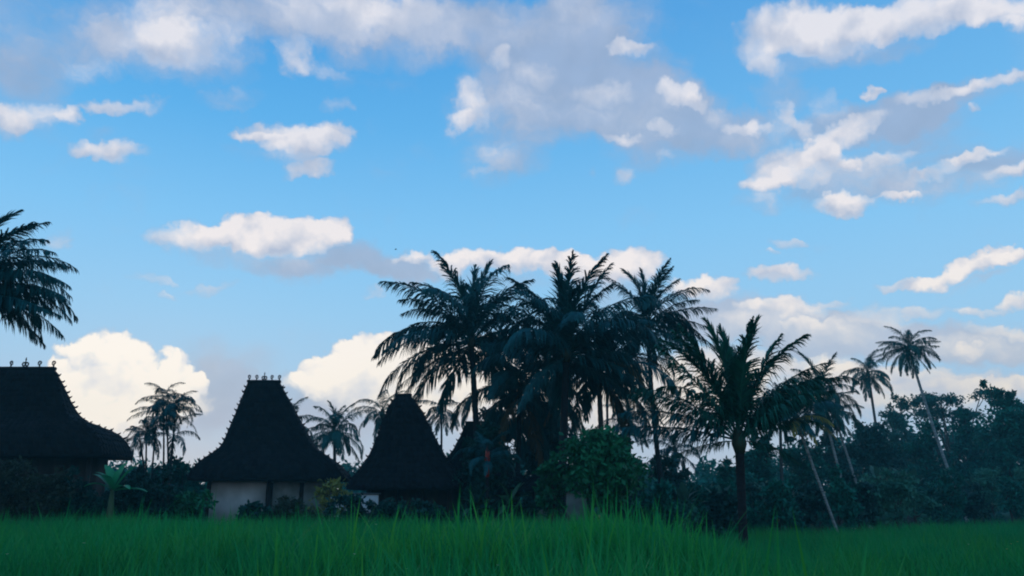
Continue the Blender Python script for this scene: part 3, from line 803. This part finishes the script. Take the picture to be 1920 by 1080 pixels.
    for sy in (-1, 1): 
        bm_ = MB(); bm_.box((0, sy*py_, eave_z-gzv-.02), (px_+.2, .06, .08)); link('beam', bm_.mesh('beam', MAT['wood']), root)
    H = (eave_z-gzv-.1-.3)/2
    wx, wy = px_-.12, py_-.16
    bay = wallspec or [(-1,-.42,wall),(-.36,.2,wall),(.3,1,wall)]
    for (a0, a1, wmat) in bay:
        w_ = MB(); w_.box(((a0+a1)/2*wx, -wy, .3+H), ((a1-a0)/2*wx, .09, H))
        o = link('wall', w_.mesh('wall', MAT[wmat]), root)
    for (a0, a1) in [(bay[i][1], bay[i+1][0]) for i in range(len(bay)-1)]:
        dm = MB(); dm.box(((a0+a1)/2*wx, -wy+.03, .3+H*.95), ((a1-a0)/2*wx-.004, .03, H*.95)); link('door', dm.mesh('door', MAT['wood']), root)
    for sx in (-1, 1):
        w_ = MB(); w_.box((sx*(wx+.09), 0.003, .3+H), (.088, wy+.085, H)); link('wall', w_.mesh('wall', MAT[wall]), root)
    w_ = MB(); w_.box((0, wy, .3+H), (wx-.005, .09, H)); link('wall', w_.mesh('wall', MAT[wall]), root)
    for o in root.children:
        if o.name.split('.')[0] in ('plinth', 'post', 'beam', 'wall', 'door'): o.location.x += lean
    return root

def prof_px(pts, cxpx, Y, dk=.42, side='both'):
    """world profile (z, half width) of a hipped roof whose outline is known row by row"""
    out = []; cx = at(cxpx, pts[0][0], Y).x
    rh = at(cxpx+pts[0][1], pts[0][0], Y).x - at(cxpx, pts[0][0], Y).x
    def proj(x, y, z):
        d = Vector((x, y, z))-EYE
        fw = d.y*cp + d.z*sp; up = -d.y*sp + d.z*cp
        return 960+F*d.x/fw, 540-F*up/fw
    for (py, half) in pts:
        x = rh; z = at(cxpx, py, Y).z
        for _ in range(12):
            yd = max(.10, (x-rh)*dk+.10)
            pr_ = [(sx, sy, proj(cx+sx*x, Y+sy*yd, z)) for sx in (-1, 1) for sy in (-1, 1)]
            rgt = max(pr_, key=lambda q: q[2][0]); lft = min(pr_, key=lambda q: q[2][0])
            w = (rgt[2][0]-cxpx) if side == 'right' else (rgt[2][0]-lft[2][0])/2
            x = max(rh, x*(half/max(w, 1))**.8) if half > pts[0][1] else rh
            z += (rgt[2][1]-py)*(Y/F)*.8
        out.append((z, x))
    return out

HG = 'houses with tall tower roofs'
# middle house
Yc = 38.0
pr = prof_px([(718,29),(741,40),(769,54),(793,65),(812,75),(832,85),(846,96),(855,110),(866,128),(882,146),(899,156)], 495, Yc)
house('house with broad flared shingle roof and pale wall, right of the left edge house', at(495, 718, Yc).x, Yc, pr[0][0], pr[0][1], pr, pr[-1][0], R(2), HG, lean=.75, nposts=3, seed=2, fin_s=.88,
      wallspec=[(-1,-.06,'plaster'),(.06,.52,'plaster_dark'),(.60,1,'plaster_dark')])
# left house
Yl = 33.0
pr = prof_px([(694,55),(711,67),(732,77),(754,88),(775,99),(788,112),(796,132),(806,160),(817,181),(832,194),(846,200),(858,203)], 46, Yl, side='right')
house('big dark house at the left edge with five scroll finials on its wide ridge', at(46, 694, Yl).x, Yl, pr[0][0], pr[0][1], pr, pr[-1][0], R(0), HG, seed=3, wall='wood', wallspec=[(-1,-.36,'wood'),(-.3,.3,'wood'),(.36,1,'wood')], fin_s=.92)
# third house
Yt = 34.0
pr = prof_px([(744,13),(756,24),(775,34),(798,44),(822,54),(846,65),(866,77),(884,91),(900,106),(914,116)], 757, Yt)
house('house whose narrow pointed roof stands under the left palm fronds, third roof from the left', at(757, 744, Yt).x, Yt, pr[0][0], pr[0][1], pr, pr[-1][0], R(-3), HG, seed=4, wall='wood', fin=False, lean=.4)
# fourth house
Yf = 38.0
pr = prof_px([(795,18),(815,26),(840,38),(862,52),(880,74),(896,96),(910,112)], 892, Yf)
house('lowest tower roof half hidden by the palm grove, right of the third roof', at(892, 795, Yf).x, Yf, pr[0][0], pr[0][1], pr, pr[-1][0], R(0), HG, seed=5, wall='wood', fin=False)
# low pavilion behind the green tree
Yp = 36.0
pr = prof_px([(880,30),(892,50),(904,70),(915,86)], 1050, Yp)
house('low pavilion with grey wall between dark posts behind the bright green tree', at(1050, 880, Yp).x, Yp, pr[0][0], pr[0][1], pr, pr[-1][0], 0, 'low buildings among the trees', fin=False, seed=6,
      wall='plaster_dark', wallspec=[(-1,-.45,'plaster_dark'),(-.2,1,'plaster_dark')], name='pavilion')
# pale garden wall between middle house and third roof
gw = thing('garden_wall', 'pale rendered garden wall with coping behind the yellow leaved shrub', 'wall', (at(664,950,33.0).x, 33.0, gzf(at(664,950,33.0).x, 33.0)), 0, None)
m_ = MB(); m_.box((0,0,.75), (.95,.09,.75)); link('wall_body', m_.mesh('wall_body', MAT['plaster']), gw)
m_ = MB(); m_.box((0,0,1.535), (1.02,.13,.032)); link('coping', m_.mesh('coping', MAT['stone']), gw)
# small hut with a pale sheet roof far in the trees
hx = at(1390, 950, 50).x
hut = thing('field_hut', 'tiny hut with pale sheet roof seen low behind the young palm trunk', 'hut', (hx, 50, gzf(hx, 50)), 0, None)
m_ = MB(); m_.add([(-.8,-.6,1.12),(.8,-.6,1.12),(.62,.5,1.48),(-.62,.5,1.48),(-.8,-.6,1.09),(.8,-.6,1.09),(.62,.5,1.45),(-.62,.5,1.45)],
    [(0,1,2),(0,2,3),(4,6,5),(4,7,6),(0,4,5),(0,5,1),(1,5,6),(1,6,2),(2,6,7),(2,7,3),(3,7,4),(3,4,0)]); link('roof', m_.mesh('roof', MAT['tin']), hut)
for sx in (-1, 1):
    for sy, hh in ((-1, 1.1), (1, 1.44)):
        m_ = MB(); m_.box((sx*.55, sy*.45-.03, hh/2-.02), (.04,.04,hh/2)); link('post', m_.mesh('post', MAT['wood']), hut)

# ------------------------------------------------------------------ broadleaf trees and shrubs
def leaf_cloud(rs, blobs, n, size, clump=.16, clumps=60, shell=.45):
    """blobs: (cx,cy,cz,rx,ry,rz) ellipsoids; leaves gather in clumps spread through them"""
    vol = np.array([b[3]*b[4]*b[5] for b in blobs]); pk = vol**.8/np.sum(vol**.8)
    cb = rs.choice(len(blobs), clumps, p=pk)
    B = np.array(blobs)[cb]
    d = rs.normal(size=(clumps, 3)); d /= np.linalg.norm(d, axis=1)[:, None]
    rad = shell + (1-shell)*rs.rand(clumps)**.6
    cc = B[:, :3] + d*rad[:, None]*B[:, 3:]
    cr = (B[:, 3:].mean(1))*clump*rs.uniform(1.0, 2.6, clumps)
    k = rs.randint(0, clumps, n)
    g_ = rs.normal(size=(n, 3)); 
    pos = cc[k] + g_*cr[k][:, None]*np.array([1, 1, .62])*.75
    # leaf diamonds
    a = rs.normal(size=(n, 3)); a[:, 2] -= .35; a /= np.linalg.norm(a, axis=1)[:, None]
    b = rs.normal(size=(n, 3)); b -= (b*a).sum(1)[:, None]*a; b /= np.linalg.norm(b, axis=1)[:, None]
    L_ = size*rs.uniform(.6, 1.3, n)[:, None]
    up = np.cross(a, b)
    v = np.stack([pos, pos+a*L_*.5+b*L_*.24+up*L_*.05, pos+a*L_, pos+a*L_*.5-b*L_*.24+up*L_*.05], 1).reshape(-1, 3)
    o = np.arange(n)[:, None]*4
    f = (o[:, :, None]+np.array([[0,1,2],[0,2,3]])[None]).reshape(-1, 3)
    tint = np.clip(rs.rand(clumps)[k]*.7+rs.uniform(-.1, .4, n), 0, 1)
    return v, f, np.repeat(tint, 4), cc

def lift(v, z0):
    q = v.reshape(-1, 4, 3); mn = q[:, :, 2].min(1)
    low = mn < z0
    q[low, :, 2] += (2*(z0-mn[low]))[:, None]
    return q.reshape(-1, 3)

def tree(name, label, cat, px, top, Y, wpx, base=955, mat='leaf_far', n=5000, size=.34, seed=0, group=None, nb=7, style='round', bark='bark', crown_from=.28):
    rs = np.random.RandomState(seed)
    c = at(px, 950, Y); z0 = gzf(c.x, Y)
    H = at(px, top, Y).z - z0; W = wpx/2*Y/F*1.03
    root = thing(name, label, cat, (c.x, Y, z0), 0, group)
    blobs = []
    if style == 'round':
        for i in range(nb):
            t = rs.rand()
            zz = H*(crown_from + (0.98-crown_from)*((i+.5)/nb))
            wl = math.sin(math.pi*min(1, ((zz/H-crown_from)/(1-crown_from))*.75+.18))
            an = rs.uniform(0, 2*np.pi); rr = W*.5*wl*rs.uniform(.4, 1)
            s_ = W*rs.uniform(.42, .62)*max(.55, wl)
            rz = min(s_*.75, (H-zz)*.9+.25*s_)
            blobs.append((rr*math.cos(an), rr*math.sin(an), min(zz, H-rz*.8), s_, s_, max(.2, rz)))
    elif style == 'umbrella':
        for i in range(nb):
            an = 2*np.pi*i/nb+rs.uniform(-.3,.3); rr = W*rs.uniform(.35, .85)
            s_ = W*rs.uniform(.28, .42)
            blobs.append((rr*math.cos(an), rr*math.sin(an), H*rs.uniform(.80, .96), s_, s_, H*.035))
        blobs.append((0, 0, H*.95, W*.4, W*.4, H*.04))
    elif style == 'shrub':
        for i in range(nb):
            an = rs.uniform(0, 2*np.pi); rr = W*rs.uniform(0, .6)
            s_ = W*rs.uniform(.35, .6); hz = H*rs.uniform(.35, .9)
            rz = H*.30
            blobs.append((rr*math.cos(an), rr*math.sin(an)*.7, min(hz, H-rz), s_, s_*.8, rz))
        blobs.append((0, 0, H*.35, W*.8, W*.5, H*.34))
    v, f, t, cc = leaf_cloud(rs, blobs, n, size, clumps=max(30, n//70))
    v = lift(v, .03)
    link('crown', mesh_np('crown', v, f, MAT[mat], t), root)
    mb = MB(); r0 = max(.03, H*.022)
    lean = Vector((rs.uniform(-.05,.05)*H, rs.uniform(-.03,.03)*H, 0))
    top_ = Vector((0,0,H*.6))+lean
    mb.tube([(0,0,-.1), (0,0,.1), lean*.3+Vector((0,0,H*.2)), lean*.7+Vector((0,0,H*.4)), top_], [r0*1.5, r0*1.15, r0, r0*.8, r0*.5], 8)
    for b in blobs:
        s_ = rs.uniform(.3, .75)
        a_ = lean*s_+Vector((0,0,H*.6*s_)); e = Vector(b[:3])
        mm = a_.lerp(e, .5)+Vector((0,0,-.04*H))
        mb.tube([a_, mm, e], [r0*.5, r0*.34, r0*.12], 5)
    for q in cc[::3][:26]:
        b = min(blobs, key=lambda b_: (b_[0]-q[0])**2+(b_[1]-q[1])**2+(b_[2]-q[2])**2)
        mb.tube([Vector(b[:3])*.9, Vector(q)], [r0*.16, r0*.06], 4)
    link('trunk', mb.mesh('trunk', MAT[bark], True), root)
    return root

WG = 'broadleaf trees of the wood on the right'
TR = [
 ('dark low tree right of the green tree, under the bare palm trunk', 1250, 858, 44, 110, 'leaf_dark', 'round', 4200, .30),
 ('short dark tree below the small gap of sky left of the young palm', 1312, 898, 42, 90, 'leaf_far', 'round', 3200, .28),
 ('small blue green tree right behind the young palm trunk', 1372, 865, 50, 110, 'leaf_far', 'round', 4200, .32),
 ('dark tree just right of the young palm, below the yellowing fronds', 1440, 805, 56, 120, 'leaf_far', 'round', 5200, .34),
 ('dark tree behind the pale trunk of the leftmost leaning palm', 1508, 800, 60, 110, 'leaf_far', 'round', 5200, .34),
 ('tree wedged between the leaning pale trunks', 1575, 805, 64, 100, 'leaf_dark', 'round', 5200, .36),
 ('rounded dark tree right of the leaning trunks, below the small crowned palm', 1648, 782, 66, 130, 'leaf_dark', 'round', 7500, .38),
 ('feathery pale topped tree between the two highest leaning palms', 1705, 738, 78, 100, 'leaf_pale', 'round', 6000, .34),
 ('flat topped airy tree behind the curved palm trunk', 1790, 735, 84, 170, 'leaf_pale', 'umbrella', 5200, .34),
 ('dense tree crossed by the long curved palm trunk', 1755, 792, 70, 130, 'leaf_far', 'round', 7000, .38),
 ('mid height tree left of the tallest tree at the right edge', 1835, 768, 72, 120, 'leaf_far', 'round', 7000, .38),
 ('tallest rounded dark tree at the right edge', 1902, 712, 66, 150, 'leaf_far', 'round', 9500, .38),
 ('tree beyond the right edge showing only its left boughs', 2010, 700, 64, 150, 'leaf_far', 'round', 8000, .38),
]
for i, (lb, px, top, Y, w, mt, st, n, sz) in enumerate(TR):
    tree('broadleaf_tree', lb, 'tree', px, top, Y, w, mat=mt, n=n, size=sz, seed=100+i, group=WG, style=st, nb=9, crown_from=.18)

GG = 'trees of the central grove'
tree('leafy_tree', 'bright green leafy tree in front of the palm grove, right of the pavilion', 'tree', 1135, 800, 28, 178, mat='leaf', n=9500, size=.22, seed=201, group=GG, nb=11, crown_from=.36)
tree('leafy_tree', 'small green tree with see through gaps left of the bright green tree', 'tree', 1035, 850, 29, 90, mat='leaf', n=2300, size=.20, seed=202, group=GG, nb=6, crown_from=.35)
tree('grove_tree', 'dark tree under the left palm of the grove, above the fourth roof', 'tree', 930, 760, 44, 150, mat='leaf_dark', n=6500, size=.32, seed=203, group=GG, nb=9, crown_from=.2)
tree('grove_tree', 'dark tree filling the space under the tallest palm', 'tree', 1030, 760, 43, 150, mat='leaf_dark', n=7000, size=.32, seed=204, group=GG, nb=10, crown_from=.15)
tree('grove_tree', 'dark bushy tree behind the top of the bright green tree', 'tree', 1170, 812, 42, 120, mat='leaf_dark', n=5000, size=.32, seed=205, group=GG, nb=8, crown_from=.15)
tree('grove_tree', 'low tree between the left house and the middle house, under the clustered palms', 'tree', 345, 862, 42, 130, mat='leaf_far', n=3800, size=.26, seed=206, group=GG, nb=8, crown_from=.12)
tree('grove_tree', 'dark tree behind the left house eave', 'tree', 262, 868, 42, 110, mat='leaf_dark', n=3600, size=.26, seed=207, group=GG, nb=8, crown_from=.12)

HGp = 'hedge shrubs along the left house'
HD = [
 ('olive hedge shrub at the very left edge below the left house', 10, 862, 27.5, 130, 'leaf_olive'),
 ('greyish olive hedge shrub, second from the left edge', 90, 868, 27.5, 120, 'leaf_olive'),
 ('dark hedge shrub left of the banana plant', 150, 878, 27.6, 110, 'leaf_dark'),
 ('dark shrub right behind the banana plant', 235, 866, 28.6, 120, 'leaf_dark'),
 ('dark green shrub between banana plant and middle house', 305, 880, 28.4, 110, 'leaf_dark'),
 ('green shrub at the left corner of the middle house wall', 355, 903, 28.2, 80, 'leaf'),
 ('low dark shrub in front of the middle house wall', 545, 928, 29, 110, 'leaf_olive'),
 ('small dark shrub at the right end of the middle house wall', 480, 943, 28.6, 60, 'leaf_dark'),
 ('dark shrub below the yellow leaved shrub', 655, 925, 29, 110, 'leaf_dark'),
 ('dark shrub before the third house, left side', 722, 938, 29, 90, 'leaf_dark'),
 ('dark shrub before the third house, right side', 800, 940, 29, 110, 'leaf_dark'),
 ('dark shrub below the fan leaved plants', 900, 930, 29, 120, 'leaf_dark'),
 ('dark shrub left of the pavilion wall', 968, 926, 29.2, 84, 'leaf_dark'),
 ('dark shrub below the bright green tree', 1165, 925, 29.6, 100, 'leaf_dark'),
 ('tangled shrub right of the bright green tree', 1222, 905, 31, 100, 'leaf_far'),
]
for i, (lb, px, top, Y, w, mt) in enumerate(HD):
    tree('shrub', lb, 'shrub', px, top, Y, w, mat=mt, n=2600, size=.17, seed=300+i, group=HGp if i < 6 else 'shrubs along the far field edge', style='shrub', nb=6)
tree('shrub', 'dark round bush at the field edge left of the young palm trunk', 'shrub', 1318, 955, 26, 100, mat='leaf_dark', n=2400, size=.15, seed=340, group='shrubs along the far field edge', style='shrub', nb=6)
tree('croton_shrub', 'yellow leaved shrub in front of the pale garden wall', 'shrub', 622, 884, 31, 95, mat='croton', n=900, size=.20, seed=341, style='shrub', nb=7)

# undergrowth in front of the wood
US = ['leaf_under', 'leaf_far', 'leaf_dark', 'leaf_under', 'leaf_far']
marks = ['beside the bare palm trunk', 'left of the bush at the field edge', 'under the small gap of sky', 'behind the round dark bush', 'left of the young palm trunk', 'right of the young palm trunk',
         'left of the first pale leaning trunk', 'at the foot of the first pale leaning trunk', 'right of the foot of the first pale trunk', 'below the middle pale trunk', 'below the rounded dark tree',
         'pale and tall below the small crowned palm', 'pale and low below the feathery tree', 'left of the foot of the curved palm trunk', 'under the curved palm trunk', 'right of the curved palm trunk',
         'dark and low below the mid height tree', 'with a pale spray near the right edge', 'below the tallest tree', 'at the right edge of the view', 'just beyond the right edge']
for i, mk in enumerate(marks):
    px = 1240 + i*36.5
    Y = float(field_far(np.array([at(px, 950, 45).x*.8]))[0]) + 2.5 + (i % 3)*1.6
    x_ = at(px, 950, Y).x
    Y = float(field_far(np.array([x_]))[0]) + 2.0 + (i % 3)*1.5
    top = [905, 930, 920, 915, 905, 900, 905, 920, 890, 880, 890, 862, 868, 880, 900, 880, 905, 872, 880, 870, 870][i]
    mt = ['leaf_far','leaf_under','leaf_far','leaf_dark','leaf_far','leaf_dark','leaf_far','leaf_dark','leaf_dark','leaf_far','leaf_dark','leaf_under','leaf_under','leaf_under','leaf_far','leaf_far','leaf_dark','leaf_under','leaf_far','leaf_under','leaf_dark'][i]
    tree('undergrowth_bush', 'undergrowth bush ' + mk, 'bush', px, top, Y, 76, mat=mt, n=2200, size=.24, seed=400+i, group='undergrowth along the wood', style='shrub', nb=6)

# far-off wood that closes the view behind everything
def far_wood():
    rs = np.random.RandomState(77)
    blobs = []
    for px in range(-420, 2400, 42):
        Y = rs.uniform(92, 118)
        top = 872 + rs.uniform(-16, 14)
        if px > 1400: top = 872 - min(1, (px-1400)/250)*82 + rs.uniform(-14, 14)
        p = at(px, top, Y); h = p.z
        for k in range(3):
            blobs.append((p.x+rs.uniform(-2, 2), Y+rs.uniform(-3, 3), h*(.22+.27*k), 3.2, 2.5, h*.22))
    v, f, t, cc = leaf_cloud(rs, blobs, 90000, .80, clump=.22, clumps=1500, shell=.2)
    v = lift(v, .35)
    o = link('distant_wood', mesh_np('distant_wood', v, f, MAT['leaf_far'], t))
    o['kind'] = 'stuff'; o['label'] = 'hazy far off wood behind houses, palms and trees'; o['category'] = 'wood'
far_wood()

# ------------------------------------------------------------------ banana plants, fan plants, red palm
def banana_leaf_mesh(elev, droop, seed, mat):
    rs = random.Random(seed); vs = []; fs = []; n = 14
    p = Vector((0,0,0)); 
    for i in range(n+1):
        s_ = i/n; th = R(elev)-R(droop)*s_**1.4
        T = Vector((math.cos(th), 0, math.sin(th)))
        if i: p = p + T/n
        w = 0.0 if s_ < .12 else .17*math.sin(math.pi*min(1, ((s_-.12)/.88)*.93+.05))**.6
        w = max(w, .008); up = Vector((-math.sin(th), 0, math.cos(th)))
        r1, r2 = rs.uniform(.85, 1.05), rs.uniform(.85, 1.05)
        vs += [tuple(p+Vector((0,w*r1,0))+up*w*.25), tuple(p), tuple(p-Vector((0,w*r2,0))+up*w*.25)]
    for i in range(n):
        a0 = i*3
        fs += [(a0,a0+1,a0+4),(a0,a0+4,a0+3),(a0+1,a0+2,a0+5),(a0+1,a0+5,a0+4)]
    mb = MB(); mb.add(vs, fs); mb.tube([vs[1], vs[1+9], vs[1+21]], [.02,.014,.008], 5)
    return mb.mesh('leaf', MAT[mat], True)
BL = {}
def bleaf(mat, e, d_, s_):
    k = (mat, e, d_, s_ % 2)
    if k not in BL: BL[k] = banana_leaf_mesh(e, d_, s_ % 2, mat)
    return BL[k]
def banana(label, px, Y, H, L, leaves, seed=0, mat='banana', group='banana plants'):
    c = at(px, 950, Y); root = thing('banana_plant', label, 'plant', (c.x, Y, gzf(c.x, Y)), 0, group)
    mb = MB(); mb.tube([(0,0,-.05),(0.01,0,H*.5),(0,0,H)], [.13,.11,.06], 9); link('stem', mb.mesh('stem', MAT['pseudo'], True), root)
    for i, (az, e, d_, ln) in enumerate(leaves):
        link('leaf', bleaf(mat, e, d_, i), root, (0,0,H-.05), (0,0,R(az)), (L*ln,)*3)
BLV = [(180,70,60,.8),(165,50,40,.9),(150,75,40,.9),(20,60,20,1.05),(60,80,30,.9),(-30,30,60,.8),(2,12,30,1.0),(200,40,70,.8),(260,60,60,.8)]
banana('bright green banana plant at the field edge in front of the left house', 207, 27.2, 1.55, 1.15, BLV)
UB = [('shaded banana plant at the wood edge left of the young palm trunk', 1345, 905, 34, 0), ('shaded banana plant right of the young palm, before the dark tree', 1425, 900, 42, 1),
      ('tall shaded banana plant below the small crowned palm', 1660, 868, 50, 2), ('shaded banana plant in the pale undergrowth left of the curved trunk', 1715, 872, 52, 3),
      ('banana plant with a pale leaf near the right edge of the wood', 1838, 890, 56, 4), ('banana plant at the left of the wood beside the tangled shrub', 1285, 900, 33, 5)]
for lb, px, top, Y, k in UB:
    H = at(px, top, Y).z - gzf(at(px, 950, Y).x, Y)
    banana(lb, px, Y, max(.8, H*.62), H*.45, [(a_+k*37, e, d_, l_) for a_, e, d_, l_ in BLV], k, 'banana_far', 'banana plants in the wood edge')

def fan_plant(label, px, Y, base_h, L, seed, mat='leaf', n=11):
    rs = random.Random(seed); c = at(px, 950, Y)
    root = thing('fan_leaf_plant', label, 'plant', (c.x, Y, gzf(c.x, Y)), 0, 'fan leaved garden plants')
    mb = MB(); mb.tube([(0,0,-.05),(0,0,base_h)], [.05,.04], 6); link('stem', mb.mesh('stem', MAT['bark']), root)
    for i in range(n):
        link('leaf', bleaf('banana_dim', [75,50,30,12][i % 4], [30,60][i % 2], i), root, (0,0,base_h-.02), (0,0,R(137.5*i+rs.uniform(-15,15))), (L*rs.uniform(.8,1.1), L*.8, L))
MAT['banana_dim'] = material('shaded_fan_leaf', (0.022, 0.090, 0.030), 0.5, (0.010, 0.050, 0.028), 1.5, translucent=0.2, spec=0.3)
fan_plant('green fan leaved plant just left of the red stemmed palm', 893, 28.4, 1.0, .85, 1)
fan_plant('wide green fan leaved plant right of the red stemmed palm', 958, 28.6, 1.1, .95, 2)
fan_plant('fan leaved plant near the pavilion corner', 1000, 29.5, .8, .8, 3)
palm('red_stem_palm', 'slender ornamental palm with bright red stem section before the palm grove', footat(914, 30), at(914, 862, 30), 1.4, n=11, seed=81, mat='frond', trunk='trunk_dark', r=(.05,.06), hi=80, lo=-10, group=None, shaft='red_shaft')
tree('tall_shrub', 'tall dark leafy shrub behind the red stemmed palm', 'shrub', 912, 788, 33, 120, mat='leaf_dark', n=3800, size=.26, seed=88, nb=9, crown_from=.3)

# ------------------------------------------------------------------ small white and yellow weed flowers in the grass
def flower(label, px, py, Y, mat, grp):
    p = at(px, py, Y); z0 = gzf(p.x, p.y); h = p.z-z0
    root = thing('weed_flower', label, 'flower', (p.x, p.y, z0), 0, grp)
    mb = MB(); mb.tube([(0,0,0),(.02,0,h*.6),(0,0,h)], [.003,.003,.002], 4); link('stem', mb.mesh('stem', MAT['grass']), root)
    for i in range(5):
        a_ = i*2*math.pi/5; m2 = MB()
        co, si = math.cos(a_), math.sin(a_); r_ = .012
        m2.add([(0,0,h),(r_*co-.5*r_*si, r_*si+.5*r_*co, h+.007),(1.7*r_*co, 1.7*r_*si, h+.010),(r_*co+.5*r_*si, r_*si-.5*r_*co, h+.007)], [(0,1,2),(0,2,3)])
        link('petal', m2.mesh('petal', mat), root)
FLW = [('tiny pale flower in the left part of the grass', 157, 1019, 8), ('pale speck flower low at the left edge of the field', 12, 1040, 7), ('small pale flower below the third house', 705, 984, 9),
       ('small pale flower left of the middle of the bottom edge', 666, 1040, 6.4), ('lowest pale flower left of centre', 765, 1068, 6), ('pale flower in the tall grass below the grove', 823, 1043, 6.5),
       ('pale flower right of centre in the tall grass', 935, 1061, 6), ('pale flower in the tall grass under the fan leaved plants', 913, 1000, 8), ('pale flower at the far right field, alone', 1816, 1021, 14)]
for lb, px, py, Y in FLW: flower(lb, px, py, Y, MAT['petal'], 'small weed flowers in the grass')
for lb, px, py, Y in [('yellow flower nearest the right edge of the field', 1908, 1016, 13), ('yellow flower left in the little group at the right edge', 1888, 1030, 12.5), ('yellow flower between the two others at the right edge', 1896, 1020, 13.4)]:
    flower(lb, px, py, Y, MAT['petal_y'], 'small weed flowers in the grass')

# ------------------------------------------------------------------ a bird high over the third roof
bp_ = at(742, 468, 60)
bird = thing('bird', 'tiny dark bird flying below the grey cloud above the roofs', 'bird', bp_, R(20), None)
mb = MB(); mb.tube([(-.10,0,0),(-.05,0,.01),(.03,0,.012),(.08,0,.02),(.10,0,.018)], [.004,.022,.026,.016,.004], 7)
bo = link('body', mb.mesh('body', MAT['bird'], True), bird)
for s_ in (-1, 1):
    m2 = MB(); m2.add([(.04,s_*.02,.015),(-.04,s_*.02,.012),(-.03,s_*.12,.05),(.03,s_*.11,.055),(-.05,s_*.22,.03),(.04,s_*.02,.008),(-.04,s_*.02,.005),(-.03,s_*.12,.043),(.03,s_*.11,.048)],
        [(0,1,2),(0,2,3),(3,2,4),(5,7,6),(5,8,7),(8,4,7)]); link('wing', m2.mesh('wing', MAT['bird']), bird)

# ------------------------------------------------------------------ evening air
hz = MB(); hz.box((10, 60, 14.6), (210, 170, 16.2))
mh = bpy.data.materials.new('evening_haze'); mh.use_nodes = True
tn = mh.node_tree; tn.nodes.clear()
pv = tn.nodes.new('ShaderNodeVolumePrincipled'); pv.inputs['Density'].default_value = 0.00095; pv.inputs['Color'].default_value = (0.30, 0.90, 0.98, 1)
mo = tn.nodes.new('ShaderNodeOutputMaterial'); tn.links.new(pv.outputs[0], mo.inputs['Volume'])
ho = link('haze', hz.mesh('haze', mh)); ho['kind'] = 'stuff'
